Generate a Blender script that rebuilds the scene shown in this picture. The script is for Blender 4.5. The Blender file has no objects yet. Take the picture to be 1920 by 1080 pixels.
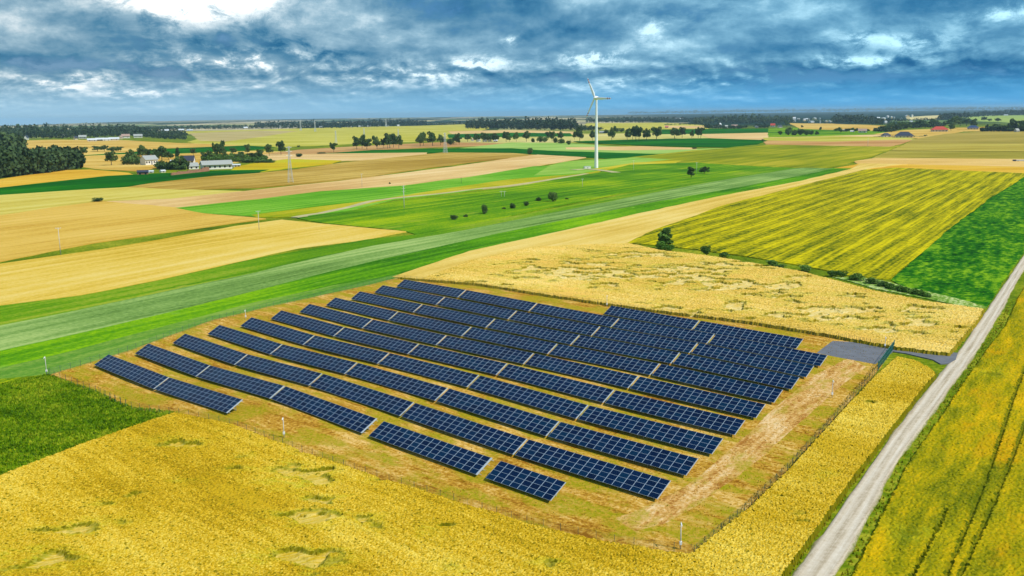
import bpy, math, random
import numpy as np
from mathutils import Matrix, Vector
from mathutils.geometry import delaunay_2d_cdt
random.seed(7)
R = math.radians
scene = bpy.context.scene
COL = scene.collection

# ------------------------------------------------------------------ camera
CAM_H, F, EY = 56.42, 1751.8, 213.8
PITCH = math.atan((540 - EY) / F)
ROLL = math.atan(0.0135)
_c, _s = math.cos(ROLL), math.sin(ROLL)
AX = np.array([1., 0., 0.])
AU = np.array([0., math.sin(PITCH), math.cos(PITCH)])
AF = np.array([0., math.cos(PITCH), -math.sin(PITCH)])
cam_d = bpy.data.cameras.new('camera')
cam = bpy.data.objects.new('camera', cam_d)
COL.objects.link(cam)
_r = _c * AX - _s * AU
_u = _s * AX + _c * AU
_b = -AF
cam.matrix_world = Matrix(((_r[0], _u[0], _b[0], 0), (_r[1], _u[1], _b[1], 0), (_r[2], _u[2], _b[2], CAM_H), (0, 0, 0, 1)))
cam_d.sensor_width = 36
cam_d.lens = F / 1920 * 36
cam_d.clip_start = 1
cam_d.clip_end = 90000
scene.camera = cam
scene.render.resolution_x = 1024
scene.render.resolution_y = 576

# ------------------------------------------------------------------ sun, exposure
SUN_AZ, SUN_EL = R(118), R(47)          # clockwise from the camera's heading (+Y)
sd = Vector((math.sin(SUN_AZ) * math.cos(SUN_EL), math.cos(SUN_AZ) * math.cos(SUN_EL), math.sin(SUN_EL)))
sun_d = bpy.data.lights.new('sun', 'SUN')
sun_d.energy = 4.3
sun_d.angle = R(0.6)
sun_d.color = (1.0, 0.93, 0.82)
sun = bpy.data.objects.new('sun', sun_d)
COL.objects.link(sun)
sun.rotation_euler = (-sd).to_track_quat('-Z', 'Y').to_euler()
scene.view_settings.view_transform = 'Standard'
scene.view_settings.look = 'None'
scene.view_settings.gamma = 1
scene.view_settings.exposure = 0.06
scene.view_settings.use_curve_mapping = False

# ------------------------------------------------------------------ node helper
class NT:
    def __init__(s, nt): s.nt = nt; s.nt.nodes.clear()
    def n(s, t, ins=None, **kw):
        nd = s.nt.nodes.new(t)
        for k, v in kw.items(): setattr(nd, k, v)
        for k, v in (ins or {}).items():
            if hasattr(v, 'links') or isinstance(v, bpy.types.NodeSocket): s.nt.links.new(v, nd.inputs[k])
            else: nd.inputs[k].default_value = v
        return nd
    def m(s, op, a, b=None, c=None, clamp=False):
        ins = {0: a}
        if b is not None: ins[1] = b
        if c is not None: ins[2] = c
        nd = s.n('ShaderNodeMath', ins, operation=op)
        nd.use_clamp = clamp
        return nd.outputs[0]
    def mix(s, f, a, b, blend='MIX'):
        nd = s.n('ShaderNodeMix', data_type='RGBA', blend_type=blend)
        for i, v in ((0, f), (6, a), (7, b)):
            if isinstance(v, bpy.types.NodeSocket): s.nt.links.new(v, nd.inputs[i])
            else: nd.inputs[i].default_value = v
        return nd.outputs[2]
    def noise(s, vec, scale, detail=3, rough=.55, dist=0):
        return s.n('ShaderNodeTexNoise', {'Vector': vec, 'Scale': scale, 'Detail': detail, 'Roughness': rough, 'Distortion': dist}).outputs['Fac']
    def ramp(s, fac, stops, interp='LINEAR'):
        nd = s.n('ShaderNodeValToRGB', {'Fac': fac})
        cr = nd.color_ramp; cr.interpolation = interp
        while len(cr.elements) < len(stops): cr.elements.new(.5)
        for e, (p, c) in zip(cr.elements, stops): e.position = p; e.color = c if len(c) == 4 else (*c, 1)
        return nd.outputs['Color']
    def mapr(s, v, a, b, c=0., d=1.):
        nd = s.n('ShaderNodeMapRange', {'Value': v, 'From Min': a, 'From Max': b, 'To Min': c, 'To Max': d}, interpolation_type='SMOOTHSTEP')
        return nd.outputs[0]

def lin(v):
    v = v / 255
    return v / 12.92 if v <= .04045 else ((v + .055) / 1.055) ** 2.4
def C(r, g, b, k=.88):
    return (max(lin(r) * k, .004), max(lin(g) * k, .004), max(lin(b) * k, .004), 1)

# ------------------------------------------------------------------ world: sky with cloud deck
world = bpy.data.worlds.new('World')
scene.world = world
world.use_nodes = True
w = NT(world.node_tree)
sky = w.n('ShaderNodeTexSky', sky_type='NISHITA', sun_disc=False, sun_elevation=SUN_EL, sun_rotation=SUN_AZ, altitude=100, air_density=1.0, dust_density=.6, ozone_density=2.0)
tc = w.n('ShaderNodeTexCoord')
sep = w.n('ShaderNodeSeparateXYZ', {0: tc.outputs['Generated']})
dz = w.m('MAXIMUM', sep.outputs[2], 0.0)
lz = w.m('MULTIPLY', w.m('LOGARITHM', w.m('ADD', dz, .035), math.e), 1.0)
ax_ = w.m('ARCTAN2', sep.outputs[0], w.m('ABSOLUTE', sep.outputs[1]))
def cvec(ox, oy, oz, sx=1., sy=1.):
    return w.n('ShaderNodeCombineXYZ', {0: w.m('MULTIPLY_ADD', ax_, sx, ox), 1: w.m('MULTIPLY_ADD', lz, sy, oy), 2: oz}).outputs[0]
def two(ox, oy, oz, detail, rough, dist, dx=0., dy=0.):            # big clouds overhead, small ones towards the horizon
    hi = w.noise(cvec(ox + dx, oy + dy, oz, 6.2, 1.9), 1., detail, rough, dist)
    lo = w.noise(cvec(ox + dx, oy + dy + 3., oz, 19., 3.3), 1., detail, rough, dist)
    f = w.mapr(dz, .035, .075)
    return w.m('ADD', w.m('MULTIPLY', hi, f), w.m('MULTIPLY', lo, w.m('SUBTRACT', 1., f)))
n1 = two(3.1, 1.7, 4.2, 8, .56, .2)
n1s = two(3.1, 1.7, 4.2, 8, .56, .2, .07, .20)                      # shifted: lit tops and grey bases
n2 = w.noise(cvec(11.0, 5.0, 1.0, 3.5, 1.6), 1., 3, .5)
n3 = w.noise(cvec(7.0, 9.0, 8.0, 32., 5.5), 1., 7, .68, .3)
# places where cloud banks or gaps stand (x = dir.x, z = dir.z, radii, strength)
def blob(x, z, rx, rz, a):
    ex = w.m('POWER', w.m('DIVIDE', w.m('SUBTRACT', sep.outputs[0], x), rx), 2.0)
    ez = w.m('POWER', w.m('DIVIDE', w.m('SUBTRACT', sep.outputs[2], z), rz), 2.0)
    return w.m('MULTIPLY', w.m('EXPONENT', w.m('MULTIPLY', w.m('ADD', ex, ez), -1.0)), a)
def px2dir(x, y):
    dx, dy = x - 960, y - 540
    a = dx * _c - dy * _s; b = dx * _s + dy * _c
    d = a / F * AX - b / F * AU + AF
    return d / np.linalg.norm(d)
def pblob(x, y, rx, ry, a):
    d = px2dir(x, y)
    return blob(float(d[0]), float(d[2]), rx / F, ry / F, a)
def addall(l):
    v = l[0]
    for q in l[1:]: v = w.m('ADD', v, q)
    return v
bright = addall([pblob(365, 5, 115, 50, .36), pblob(420, 115, 150, 22, .26), pblob(140, 150, 80, 18, .24), pblob(560, 95, 90, 22, .2),
                 pblob(760, 140, 150, 25, .22), pblob(1110, 108, 60, 16, .36), pblob(900, 120, 50, 14, .3), pblob(960, 75, 20, 10, .35),
                 pblob(1640, 115, 110, 12, .32), pblob(1360, 152, 120, 10, .26), pblob(1180, 155, 70, 8, .2), pblob(1700, 80, 90, 18, .22),
                 pblob(1870, 20, 60, 18, .2), pblob(1230, 50, 40, 30, .15), pblob(1590, 70, 60, 14, .15), pblob(230, 180, 120, 10, .2)])
dark = addall([pblob(290, 128, 150, 20, .30), pblob(225, 70, 70, 34, .32), pblob(410, 68, 40, 20, .35), pblob(60, 110, 70, 20, .22), pblob(480, 75, 60, 25, .22), pblob(650, 90, 120, 16, .22),
               pblob(1010, 150, 60, 12, .3), pblob(1150, 132, 90, 9, .3), pblob(1600, 145, 260, 12, .45), pblob(1450, 90, 120, 8, .2),
               pblob(1850, 115, 90, 14, .25), pblob(1650, 40, 160, 14, .16), pblob(1330, 20, 90, 14, .12), pblob(1400, 130, 120, 8, .25), pblob(780, 10, 90, 20, .15)])
dens = w.m('ADD', n1, w.m('MULTIPLY', w.m('SUBTRACT', n3, .5), .35))
cover = w.mapr(w.m('SUBTRACT', w.m('ADD', dens, w.m('MULTIPLY', bright, .5)), w.m('MULTIPLY', dark, .55)), .27, .43)
puff = w.mapr(w.m('ADD', w.m('MULTIPLY', n1, .6), w.m('MULTIPLY', n3, .6)), .54, .68, 0., 1.)   # billows inside a bank
bright2 = w.m('MULTIPLY', bright, w.m('MULTIPLY_ADD', puff, 1.7, .35))
shade = w.m('ADD', w.m('MULTIPLY', w.m('SUBTRACT', n1, n1s), 2.3), w.m('MULTIPLY', w.m('SUBTRACT', n3, .5), .5))
shade = w.m('ADD', shade, w.m('MULTIPLY', w.m('SUBTRACT', n2, .5), 1.0))
lum = w.m('ADD', w.m('ADD', shade, .46), w.m('SUBTRACT', bright2, w.m('MULTIPLY', dark, .8)), clamp=True)
ccol = w.ramp(lum, [(0.0, C(40, 106, 146, 10)), (.2, C(80, 134, 166, 10)), (.42, C(120, 160, 184, 10)), (.62, C(156, 186, 202, 10.5)), (.82, C(208, 222, 228, 11)), (1., C(250, 252, 250, 12))])
gap = w.mix(.72, sky.outputs[0], C(24, 124, 184, 8.8))
hz = w.mapr(sep.outputs[2], 0.0, .045, 1., 0.)
xr = w.mapr(sep.outputs[0], -.45, .4)
horizon_col = w.mix(xr, C(156, 196, 220, 12), C(96, 172, 214, 11.5))
skc = w.mix(cover, gap, ccol)
skc = w.mix(w.m('MULTIPLY', hz, .9), skc, horizon_col)
# the right part of the sky is the bluer, darker part
skc = w.mix(w.m('MULTIPLY', xr, .75), skc, w.mix(1.0, skc, (.36, .82, 1.06, 1), 'MULTIPLY'))
bg = w.n('ShaderNodeBackground', {'Color': skc, 'Strength': .1})
w.n('ShaderNodeOutputWorld', {'Surface': bg.outputs[0]})

# ------------------------------------------------------------------ terrain
TH = -0.7431
UX, UY = math.cos(TH), math.sin(TH)
VX, VY = -UY, UX
Q = [-0.392, 1.0638, -0.5341, 0.2961, 0.8695, -0.1291, -0.0493, 0.01, 0.1602]
G = [-0.0, 0.1086, -0.0608, -0.0569, -0.0314, -0.1316, 0.5631, -0.1378, -0.0142, 0.0007, -0.341, 0.3611, -0.3812, 0.1535, 0.1871, -0.4434, 0.0224, -0.3651, -0.0273, 0.1349, 0.2716, 0.2199, -0.2224, 0.0589, 0.1589, 0.2323, 0.3976, -0.2769, -0.2126, 0.1118, -0.2952, -0.0703, 0.3248, -0.0098, -0.014, 0.3, -0.4939, 0.189, 0.1933, -0.1528, -0.0776, -0.3323, 0.2212, -0.213, -0.1324, -0.033, -0.1077, 0.3113, -0.0574, -0.0463]
def sstep(a, b, x):
    t = np.clip((x - a) / (b - a), 0, 1); return t * t * (3 - 2 * t)
def terr(x, y):
    x = np.asarray(x, float); y = np.asarray(y, float)
    u = x * UX + (y - 230) * UY; v = x * VX + (y - 230) * VY
    uc = np.clip(u, -62, 90); vc = np.clip(v, -82, 42)
    # soft clamp: the fitted shape holds under the solar park and runs out level beyond it
    xc = uc * UX + vc * VX; yc = 230 + uc * UY + vc * VY
    X = (xc - 20) / 100; Y = (yc - 230) / 100
    z = Q[0]*X+Q[1]*Y+Q[2]*X*X+Q[3]*X*Y+Q[4]*Y*Y+Q[5]*X**3+Q[6]*X*X*Y+Q[7]*X*Y*Y+Q[8]*Y**3
    i = 0
    for a in np.arange(-90, 110, 20.):
        for b in np.arange(-90, 71, 40.):
            if G[i]: z = z + G[i] * np.exp(-((u - a) / 20) ** 2 - ((v - b) / 40) ** 2)
            i += 1
    d = np.sqrt(x * x + y * y)
    out = np.sqrt(np.maximum(np.abs(u - 14) - 76, 0) ** 2 + np.maximum(np.abs(v + 20) - 62, 0) ** 2)
    z = z * (1 - sstep(20, 260, out))
    reg = sstep(420, 1100, d) * (1 - .6 * sstep(6000, 12000, d))
    z = z + reg * (1.3 * np.sin(x / 170 + .7) * np.sin(y / 260 + 1.1) + 1.6 * np.sin((x + .5 * y) / 390 + 2.) + 1.0 * np.sin((y - .4 * x) / 310))
    return z
def T1(x, y): return float(terr(x, y))
def rays(pts):
    p = np.asarray(pts, float)
    dx, dy = p[:, 0] - 960, p[:, 1] - 540
    a = dx * _c - dy * _s; b = dx * _s + dy * _c
    return a[:, None] / F * AX - b[:, None] / F * AU + AF
def ground_pts(pts, lift=0.):
    d = rays(pts)
    z = np.full(len(d), lift, float)
    for _ in range(14):
        t = (z - CAM_H) / np.minimum(d[:, 2], -.0015)
        x, y = d[:, 0] * t, d[:, 1] * t
        z = .5 * z + .5 * (terr(x, y) + lift)
    return np.stack([x, y], 1)
def at(x, y): 
    q = ground_pts([(x, y)])[0]
    return float(q[0]), float(q[1]), T1(q[0], q[1])
def mpp(x, y):                       # metres per photo pixel at a ground point
    return math.sqrt(x * x + y * y + CAM_H ** 2) / F

# ------------------------------------------------------------------ object helpers
def tag(o, label=None, cat=None, group=None, kind=None):
    if label: o['label'] = label
    if cat: o['category'] = cat
    if group: o['group'] = group
    if kind: o['kind'] = kind
    return o
def link(name, me, mat=None, parent=None):
    o = bpy.data.objects.new(name, me)
    COL.objects.link(o)
    if mat is not None and me is not None:
        for mm in (mat if isinstance(mat, (list, tuple)) else [mat]): me.materials.append(mm)
    if parent: o.parent = parent
    return o
def empty(name, loc, rz=0., label=None, cat=None, group=None):
    o = bpy.data.objects.new(name, None); COL.objects.link(o)
    o.location = loc; o.rotation_euler = (0, 0, rz)
    o.empty_display_size = 1
    return tag(o, label, cat, group)
def np_mesh(name, V, Fq, smooth=False, mi=None):
    me = bpy.data.meshes.new(name)
    V = np.asarray(V, np.float32); Fq = np.asarray(Fq, np.int32)
    me.vertices.add(len(V)); me.vertices.foreach_set('co', V.ravel())
    k = Fq.shape[1]
    me.loops.add(Fq.size); me.loops.foreach_set('vertex_index', Fq.ravel())
    me.polygons.add(len(Fq)); me.polygons.foreach_set('loop_start', np.arange(len(Fq), dtype=np.int32) * k)
    if mi is not None: me.polygons.foreach_set('material_index', np.asarray(mi, np.int32))
    me.update(calc_edges=True)
    me.polygons.foreach_set('use_smooth', [smooth] * len(Fq))
    me.validate()
    return me
class MB:
    def __init__(s): s.v = []; s.f = []; s.mi = []
    def add(s, vs, fs, mi=0):
        o = len(s.v); s.v += [tuple(v) for v in vs]; s.f += [tuple(i + o for i in f) for f in fs]; s.mi += [mi] * len(fs); return s
    def box(s, x0, x1, y0, y1, z0, z1, mi=0, M=None):
        vs = [(x, y, z) for z in (z0, z1) for x, y in ((x0, y0), (x1, y0), (x1, y1), (x0, y1))]
        if M is not None: vs = [M @ Vector(v) for v in vs]
        return s.add(vs, [(3, 2, 1, 0), (4, 5, 6, 7), (0, 1, 5, 4), (1, 2, 6, 5), (2, 3, 7, 6), (3, 0, 4, 7)], mi)
    def bar(s, p, q, r0, r1=None, n=6, mi=0):
        r1 = r0 if r1 is None else r1
        p = Vector(p); q = Vector(q); d = (q - p).normalized()
        a = d.orthogonal().normalized(); b = d.cross(a)
        vs = [c + (a * math.cos(t) + b * math.sin(t)) * r for c, r in ((p, r0), (q, r1)) for t in [2 * math.pi * i / n for i in range(n)]]
        fs = [(i, (i + 1) % n, n + (i + 1) % n, n + i) for i in range(n)] + [tuple(range(n - 1, -1, -1)), tuple(range(n, 2 * n))]
        return s.add(vs, fs, mi)
    def mesh(s, name, smooth=False):
        me = bpy.data.meshes.new(name); me.from_pydata(s.v, [], s.f)
        me.polygons.foreach_set('material_index', s.mi)
        me.polygons.foreach_set('use_smooth', [smooth] * len(s.f)); me.update(); return me
    def build(s, name, mat, parent=None, smooth=False): return link(name, s.mesh(name, smooth), mat, parent)

# ------------------------------------------------------------------ materials
def simple(name, col, rough=.7, metal=0., var=.12, scale=3.):
    m = bpy.data.materials.new(name); m.use_nodes = True
    t = NT(m.node_tree)
    if len(col) == 3: col = (*col, 1)
    g = t.n('ShaderNodeNewGeometry').outputs['Position']
    nn = t.noise(g, scale, 3)
    c = t.mix(1.0, col, t.ramp(nn, [(.3, (1 - var,) * 3), (.7, (1 + var * .0,) * 3)]), 'MULTIPLY')
    b = t.n('ShaderNodeBsdfPrincipled', {'Base Color': c, 'Roughness': rough, 'Metallic': metal})
    t.n('ShaderNodeOutputMaterial', {'Surface': b.outputs[0]})
    return m
def rotvec(t, ang, sx, sy, off=0.):
    g = t.n('ShaderNodeNewGeometry').outputs['Position']
    mp = t.n('ShaderNodeMapping', {'Vector': g, 'Rotation': (0, 0, -ang), 'Location': (off, off * .7, 0)})
    mp2 = t.n('ShaderNodeMapping', {'Vector': mp.outputs[0], 'Scale': (sx, sy, .02)})
    return mp2.outputs[0]
def field_mat(name, cols, ang=0., big=70., amt=(.55, .5, .5), slen=60., swid=3.5, fine=.7, rows=None, patch=None, stem=None, rough=.9, bump=0.):
    """cols: dark, mid, light. ang: direction of drilling (world radians). amt: patches, streaks along the drilling, plant-size grain."""
    m = bpy.data.materials.new(name); m.use_nodes = True
    t = NT(m.node_tree)
    g = t.n('ShaderNodeNewGeometry')
    P = g.outputs['Position']
    seed = (hash(name) % 97) if False else (sum(map(ord, name)) % 97)
    nb = t.noise(rotvec(t, ang, 1 / big, 1.6 / big, seed), 1., 4, .55)
    ns = t.noise(rotvec(t, ang, 1 / slen, 1 / swid, seed * 1.3), 1., 4, .6)
    nf = t.noise(P, 1 / fine, 3, .65)
    def c0(x, a): return t.m('MULTIPLY', t.m('SUBTRACT', x, .5), a)
    v = t.m('ADD', t.m('ADD', c0(nb, amt[0] * 2.6), c0(ns, amt[1] * 2.8)), t.m('ADD', c0(nf, amt[2] * 2.6), .5))
    if rows:                                             # (period, strength): drilled rows or swaths
        per, st = rows
        wv = rotvec(t, ang, 1 / 400., 1 / per, 0)
        sy = t.n('ShaderNodeSeparateXYZ', {0: wv}).outputs[1]
        wob = t.m('MULTIPLY', c0(t.noise(rotvec(t, ang, 1 / 90., 1 / 30., 5), 1., 3), 1.), .9)
        sn = t.m('SINE', t.m('MULTIPLY', t.m('ADD', sy, wob), 6.2832))
        v = t.m('ADD', v, t.m('MULTIPLY', sn, t.m('MULTIPLY', st, t.mapr(ns, .3, .6, .3, 1.))))
    col = t.ramp(v, [(.05, cols[0]), (.5, cols[1]), (.95, cols[2])])
    if patch:                                            # (colour, scale, threshold)
        pc, ps, th = patch
        pn = t.noise(rotvec(t, ang, 1 / ps, 2.2 / ps, 31), 1., 5, .62)
        pcv = t.mix(t.mapr(nf, .38, .66, 0., .75), pc, cols[1])
        col = t.mix(t.m('MULTIPLY', t.mapr(t.m('ADD', pn, t.m('MULTIPLY', t.m('SUBTRACT', nf, .5), .12)), th, th + .13), .85), col, pcv)
    if stem:
        nz = t.n('ShaderNodeSeparateXYZ', {0: g.outputs['True Normal']}).outputs[2]
        col = t.mix(t.mapr(nz, .30, .72, 1., 0.), col, stem)
    ins = {'Base Color': col, 'Roughness': 1.0, 'Specular IOR Level': .02}
    if bump:
        bp = t.n('ShaderNodeBump', {'Height': nf, 'Strength': bump, 'Distance': .3})
        ins['Normal'] = bp.outputs[0]
    b = t.n('ShaderNodeBsdfPrincipled', ins)
    t.n('ShaderNodeOutputMaterial', {'Surface': b.outputs[0]})
    return m
def leaf_mat(name, a, b_, sc=.6):
    m = bpy.data.materials.new(name); m.use_nodes = True
    t = NT(m.node_tree)
    g = t.n('ShaderNodeNewGeometry')
    n1 = t.noise(g.outputs['Position'], sc, 3)
    oi = t.n('ShaderNodeObjectInfo').outputs['Random']
    v = t.m('ADD', t.m('MULTIPLY', n1, .7), t.m('MULTIPLY', oi, .3))
    col = t.ramp(v, [(.3, a), (.7, b_)])
    b = t.n('ShaderNodeBsdfPrincipled', {'Base Color': col, 'Roughness': .75, 'Specular IOR Level': .25})
    t.n('ShaderNodeOutputMaterial', {'Surface': b.outputs[0]})
    return m

M_leaf = leaf_mat('foliage_dark', (.022, .062, .012, 1), (.11, .19, .036, 1))
M_leaf2 = leaf_mat('foliage_mid', (.035, .10, .010, 1), (.13, .25, .03, 1))
M_leafb = leaf_mat('foliage_bright', (.05, .15, .012, 1), (.15, .33, .03, 1))
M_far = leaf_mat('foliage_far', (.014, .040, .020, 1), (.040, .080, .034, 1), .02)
M_wood = leaf_mat('foliage_wood', (.012, .036, .012, 1), (.060, .105, .028, 1), .12)
M_bark = simple('bark', (.09, .07, .05), .9)
M_white = simple('white_paint', (.86, .87, .88), .4, var=.03)
M_red = simple('red_paint', (.55, .04, .03), .4)
M_steel = simple('galvanised_steel', (.62, .66, .68), .45, .35)
M_conc = simple('pale_concrete', (.55, .54, .50), .85)
M_alu = simple('aluminium', (.40, .50, .62), .5, .1)
M_post = simple('dark_green_coating', (.07, .12, .09), .5)
M_wall_w = simple('white_render', (.74, .73, .68), .8)
M_wall_y = simple('cream_render', (.68, .58, .36), .8)
M_wall_g = simple('grey_block', (.42, .42, .40), .85)
M_brick = simple('brick', (.42, .20, .11), .9, var=.4, scale=.8)
M_roof_g = simple('grey_sheet_roof', (.36, .38, .36), .6)
M_roof_d = simple('dark_tile_roof', (.035, .04, .07), .55)
M_roof_r = simple('red_tile_roof', (.55, .055, .03), .6)
M_roof_p = simple('faded_tile_roof', (.40, .27, .22), .7)
M_roof_w = simple('pale_sheet_roof', (.62, .66, .70), .5)
M_glass = simple('dark_window', (.02, .025, .035), .15)

def noise_hash(ix, iy, s):
    h = (ix.astype(np.int64) * 374761393 + iy.astype(np.int64) * 668265263 + s * 2147483647 * 7) & 0xffffffff
    h = ((h ^ (h >> 13)) * 1274126177) & 0xffffffff
    h = h ^ (h >> 16)
    return (h & 0xffffff) / float(0xffffff)
def vn(x, y, s=0):
    ix = np.floor(x); iy = np.floor(y); fx = x - ix; fy = y - iy
    fx = fx * fx * (3 - 2 * fx); fy = fy * fy * (3 - 2 * fy)
    a = noise_hash(ix, iy, s); b = noise_hash(ix + 1, iy, s); c = noise_hash(ix, iy + 1, s); d = noise_hash(ix + 1, iy + 1, s)
    return a + (b - a) * fx + (c - a) * fy + (a - b - c + d) * fx * fy
def fbm(x, y, s=0, o=4):
    r = 0.; a = .5
    for i in range(o): r = r + a * vn(x * 2 ** i + 17 * i, y * 2 ** i - 9 * i, s + i); a *= .5
    return r / (1 - .5 ** o)
def inside(px, py, poly):
    r = np.zeros(px.shape, bool); n = len(poly)
    for i in range(n):
        x0, y0 = poly[i]; x1, y1 = poly[(i + 1) % n]
        if y0 == y1: continue
        c = ((y0 > py) != (y1 > py)) & (px < (x1 - x0) * (py - y0) / (y1 - y0) + x0)
        r ^= c
    return r

# ------------------------------------------------------------------ ground sheet (to the horizon)
ys = list(np.arange(-400, 640, 4.5))
while ys[-1] < 26000: ys.append(ys[-1] * 1.017)
ys = np.array(ys)
ss = np.linspace(-1, 1, 401)
def lattice():
    Y, S = np.meshgrid(ys, ss, indexing='ij')
    X = S * (600 + 1.1 * np.maximum(Y, 0))
    ratio = X / np.maximum(Y, 1)
    far = 26000 - 15500 * sstep(.30, .56, -ratio)          # the land on the left drops behind nearer woods
    Yw = np.where(Y > 3000, 3000 + (Y - 3000) * (far - 3000) / 23000, Y)
    X = np.where(Y > 3000, X * Yw / Y, X)
    return X, Yw
GX, GY = lattice()
GZ = terr(GX, GY)
nr, nc = GX.shape
idx = np.arange(nr * nc).reshape(nr, nc)
quads = np.stack([idx[:-1, :-1], idx[:-1, 1:], idx[1:, 1:], idx[1:, :-1]], -1).reshape(-1, 4)
me = np_mesh('ground', np.stack([GX, GY, GZ], -1).reshape(-1, 3), quads, True)
m = bpy.data.materials.new('meadow_and_far_country'); m.use_nodes = True
t = NT(m.node_tree)
P = t.n('ShaderNodeNewGeometry').outputs['Position']
yy = t.n('ShaderNodeSeparateXYZ', {0: P}).outputs[1]
nf = t.noise(P, .9, 4); nb = t.noise(P, .03, 4)
near = t.ramp(t.m('ADD', t.m('MULTIPLY', nf, .5), t.m('MULTIPLY', nb, .5)), [(.36, C(66, 88, 8)), (.5, C(108, 130, 16)), (.64, C(170, 166, 44))])
mp = t.n('ShaderNodeMapping', {'Vector': P, 'Scale': (.00055, .00022, 0)})
vor = t.n('ShaderNodeTexVoronoi', {'Vector': mp.outputs[0], 'Scale': 2.6, 'Randomness': 1.}, feature='F1')
pn = t.noise(mp.outputs[0], 4.5, 5, .6)
patchc = t.ramp(t.n('ShaderNodeSeparateXYZ', {0: vor.outputs['Color']}).outputs[0],
    [(0., (.012, .035, .02, 1)), (.28, (.014, .04, .022, 1)), (.30, (.42, .38, .18, 1)), (.5, (.16, .24, .07, 1)), (.62, (.55, .46, .28, 1)), (.8, (.014, .04, .022, 1)), (1., (.02, .05, .03, 1))], 'CONSTANT')
patchc = t.mix(t.mapr(pn, .52, .58), patchc, (.012, .036, .022, 1))
xx = t.n('ShaderNodeSeparateXYZ', {0: P}).outputs[0]
rightw = t.mapr(t.m('DIVIDE', xx, t.m('MAXIMUM', yy, 1.)), .04, .2)
patchc = t.mix(t.m('MULTIPLY', rightw, t.mapr(yy, 5200, 6500)), patchc, (.010, .034, .024, 1))
col = t.mix(t.mapr(yy, 2600, 4200), near, patchc)
b = t.n('ShaderNodeBsdfPrincipled', {'Base Color': col, 'Roughness': 1., 'Specular IOR Level': .02})
t.n('ShaderNodeOutputMaterial', {'Surface': b.outputs[0]})
o = link('ground', me, m); tag(o, kind='structure')

# ------------------------------------------------------------------ flat fields, each its own sheet
LAT = np.stack([GX.ravel(), GY.ravel()], 1)
field_count = [0]
def draped(name, poly, mat, label=None, cat=None, kind='structure', thick=.0, lift=None):
    i = field_count[0]; field_count[0] += 1
    # densify the outline
    P = []
    n = len(poly)
    for k in range(n):
        a = np.array(poly[k]); b = np.array(poly[(k + 1) % n]); L = np.linalg.norm(b - a)
        D = np.linalg.norm((a + b) / 2)
        st = max(1, int(L / max(4., D * .02)))
        for q in range(st): P.append(a + (b - a) * q / st)
    P = np.array(P)
    Dp = np.sqrt((P ** 2).sum(1))[:, None]
    P = P + (np.stack([vn(P[:, 0] / 7., P[:, 1] / 7., 91), vn(P[:, 0] / 7., P[:, 1] / 7., 92)], 1) - .5) * np.clip(Dp * .003, .6, 5.)
    mn, mx = P.min(0), P.max(0)
    sel = (LAT[:, 0] > mn[0]) & (LAT[:, 0] < mx[0]) & (LAT[:, 1] > mn[1]) & (LAT[:, 1] < mx[1])
    L = LAT[sel]
    L = L[inside(L[:, 0], L[:, 1], P)] if len(L) else L
    if len(L) > 9000: L = L[::2]
    pts = [Vector(p) for p in P] + [Vector(p) for p in L]
    edges = [(k, (k + 1) % len(P)) for k in range(len(P))]
    vo, eo, fo, *_ = delaunay_2d_cdt(pts, edges, [], 1, 1e-4)
    V = np.array([(v[0], v[1]) for v in vo])
    D = np.sqrt((V ** 2).sum(1))
    lf = (.05 + .008 * i) * np.clip(D / 500, .5, 4) if lift is None else lift
    Z = terr(V[:, 0], V[:, 1]) + lf
    Fc = np.array([f for f in fo if len(f) == 3], int)
    a, b, c = V[Fc[:, 0]], V[Fc[:, 1]], V[Fc[:, 2]]
    cr = (b[:, 0] - a[:, 0]) * (c[:, 1] - a[:, 1]) - (b[:, 1] - a[:, 1]) * (c[:, 0] - a[:, 0])
    Fc[cr < 0] = Fc[cr < 0][:, ::-1]
    E_ = {}
    for f in Fc.tolist():
        for q in range(3):
            a_, b_ = f[q], f[(q + 1) % 3]
            if (b_, a_) in E_: E_.pop((b_, a_))
            else: E_[(a_, b_)] = 1
    nV = len(V); bl = np.array(list(E_), int)
    low = np.column_stack([V, terr(V[:, 0], V[:, 1]) - .3])
    Fc = np.concatenate([Fc, np.column_stack([bl[:, 1], bl[:, 0], bl[:, 0] + nV]), np.column_stack([bl[:, 1], bl[:, 0] + nV, bl[:, 1] + nV])])
    me = np_mesh(name, np.concatenate([np.column_stack([V, Z]), low]), Fc, False)
    o = link(name, me, mat)
    tag(o, label, cat, None, kind)
    return o
def fld(name, pxs, mat, label, cat='field'):
    return draped(name, [tuple(q) for q in ground_pts(pxs)], mat, label, cat)
def ang_px(a, b):
    q = ground_pts([a, b]); return math.atan2(q[1][1] - q[0][1], q[1][0] - q[0][0])

A_strip = ang_px((300, 550), (1200, 380))
A_must = ang_px((1670, 520), (1905, 340))
A_road = ang_px((1520, 1080), (1815, 660))
A_left = ang_px((100, 480), (500, 420))
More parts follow.
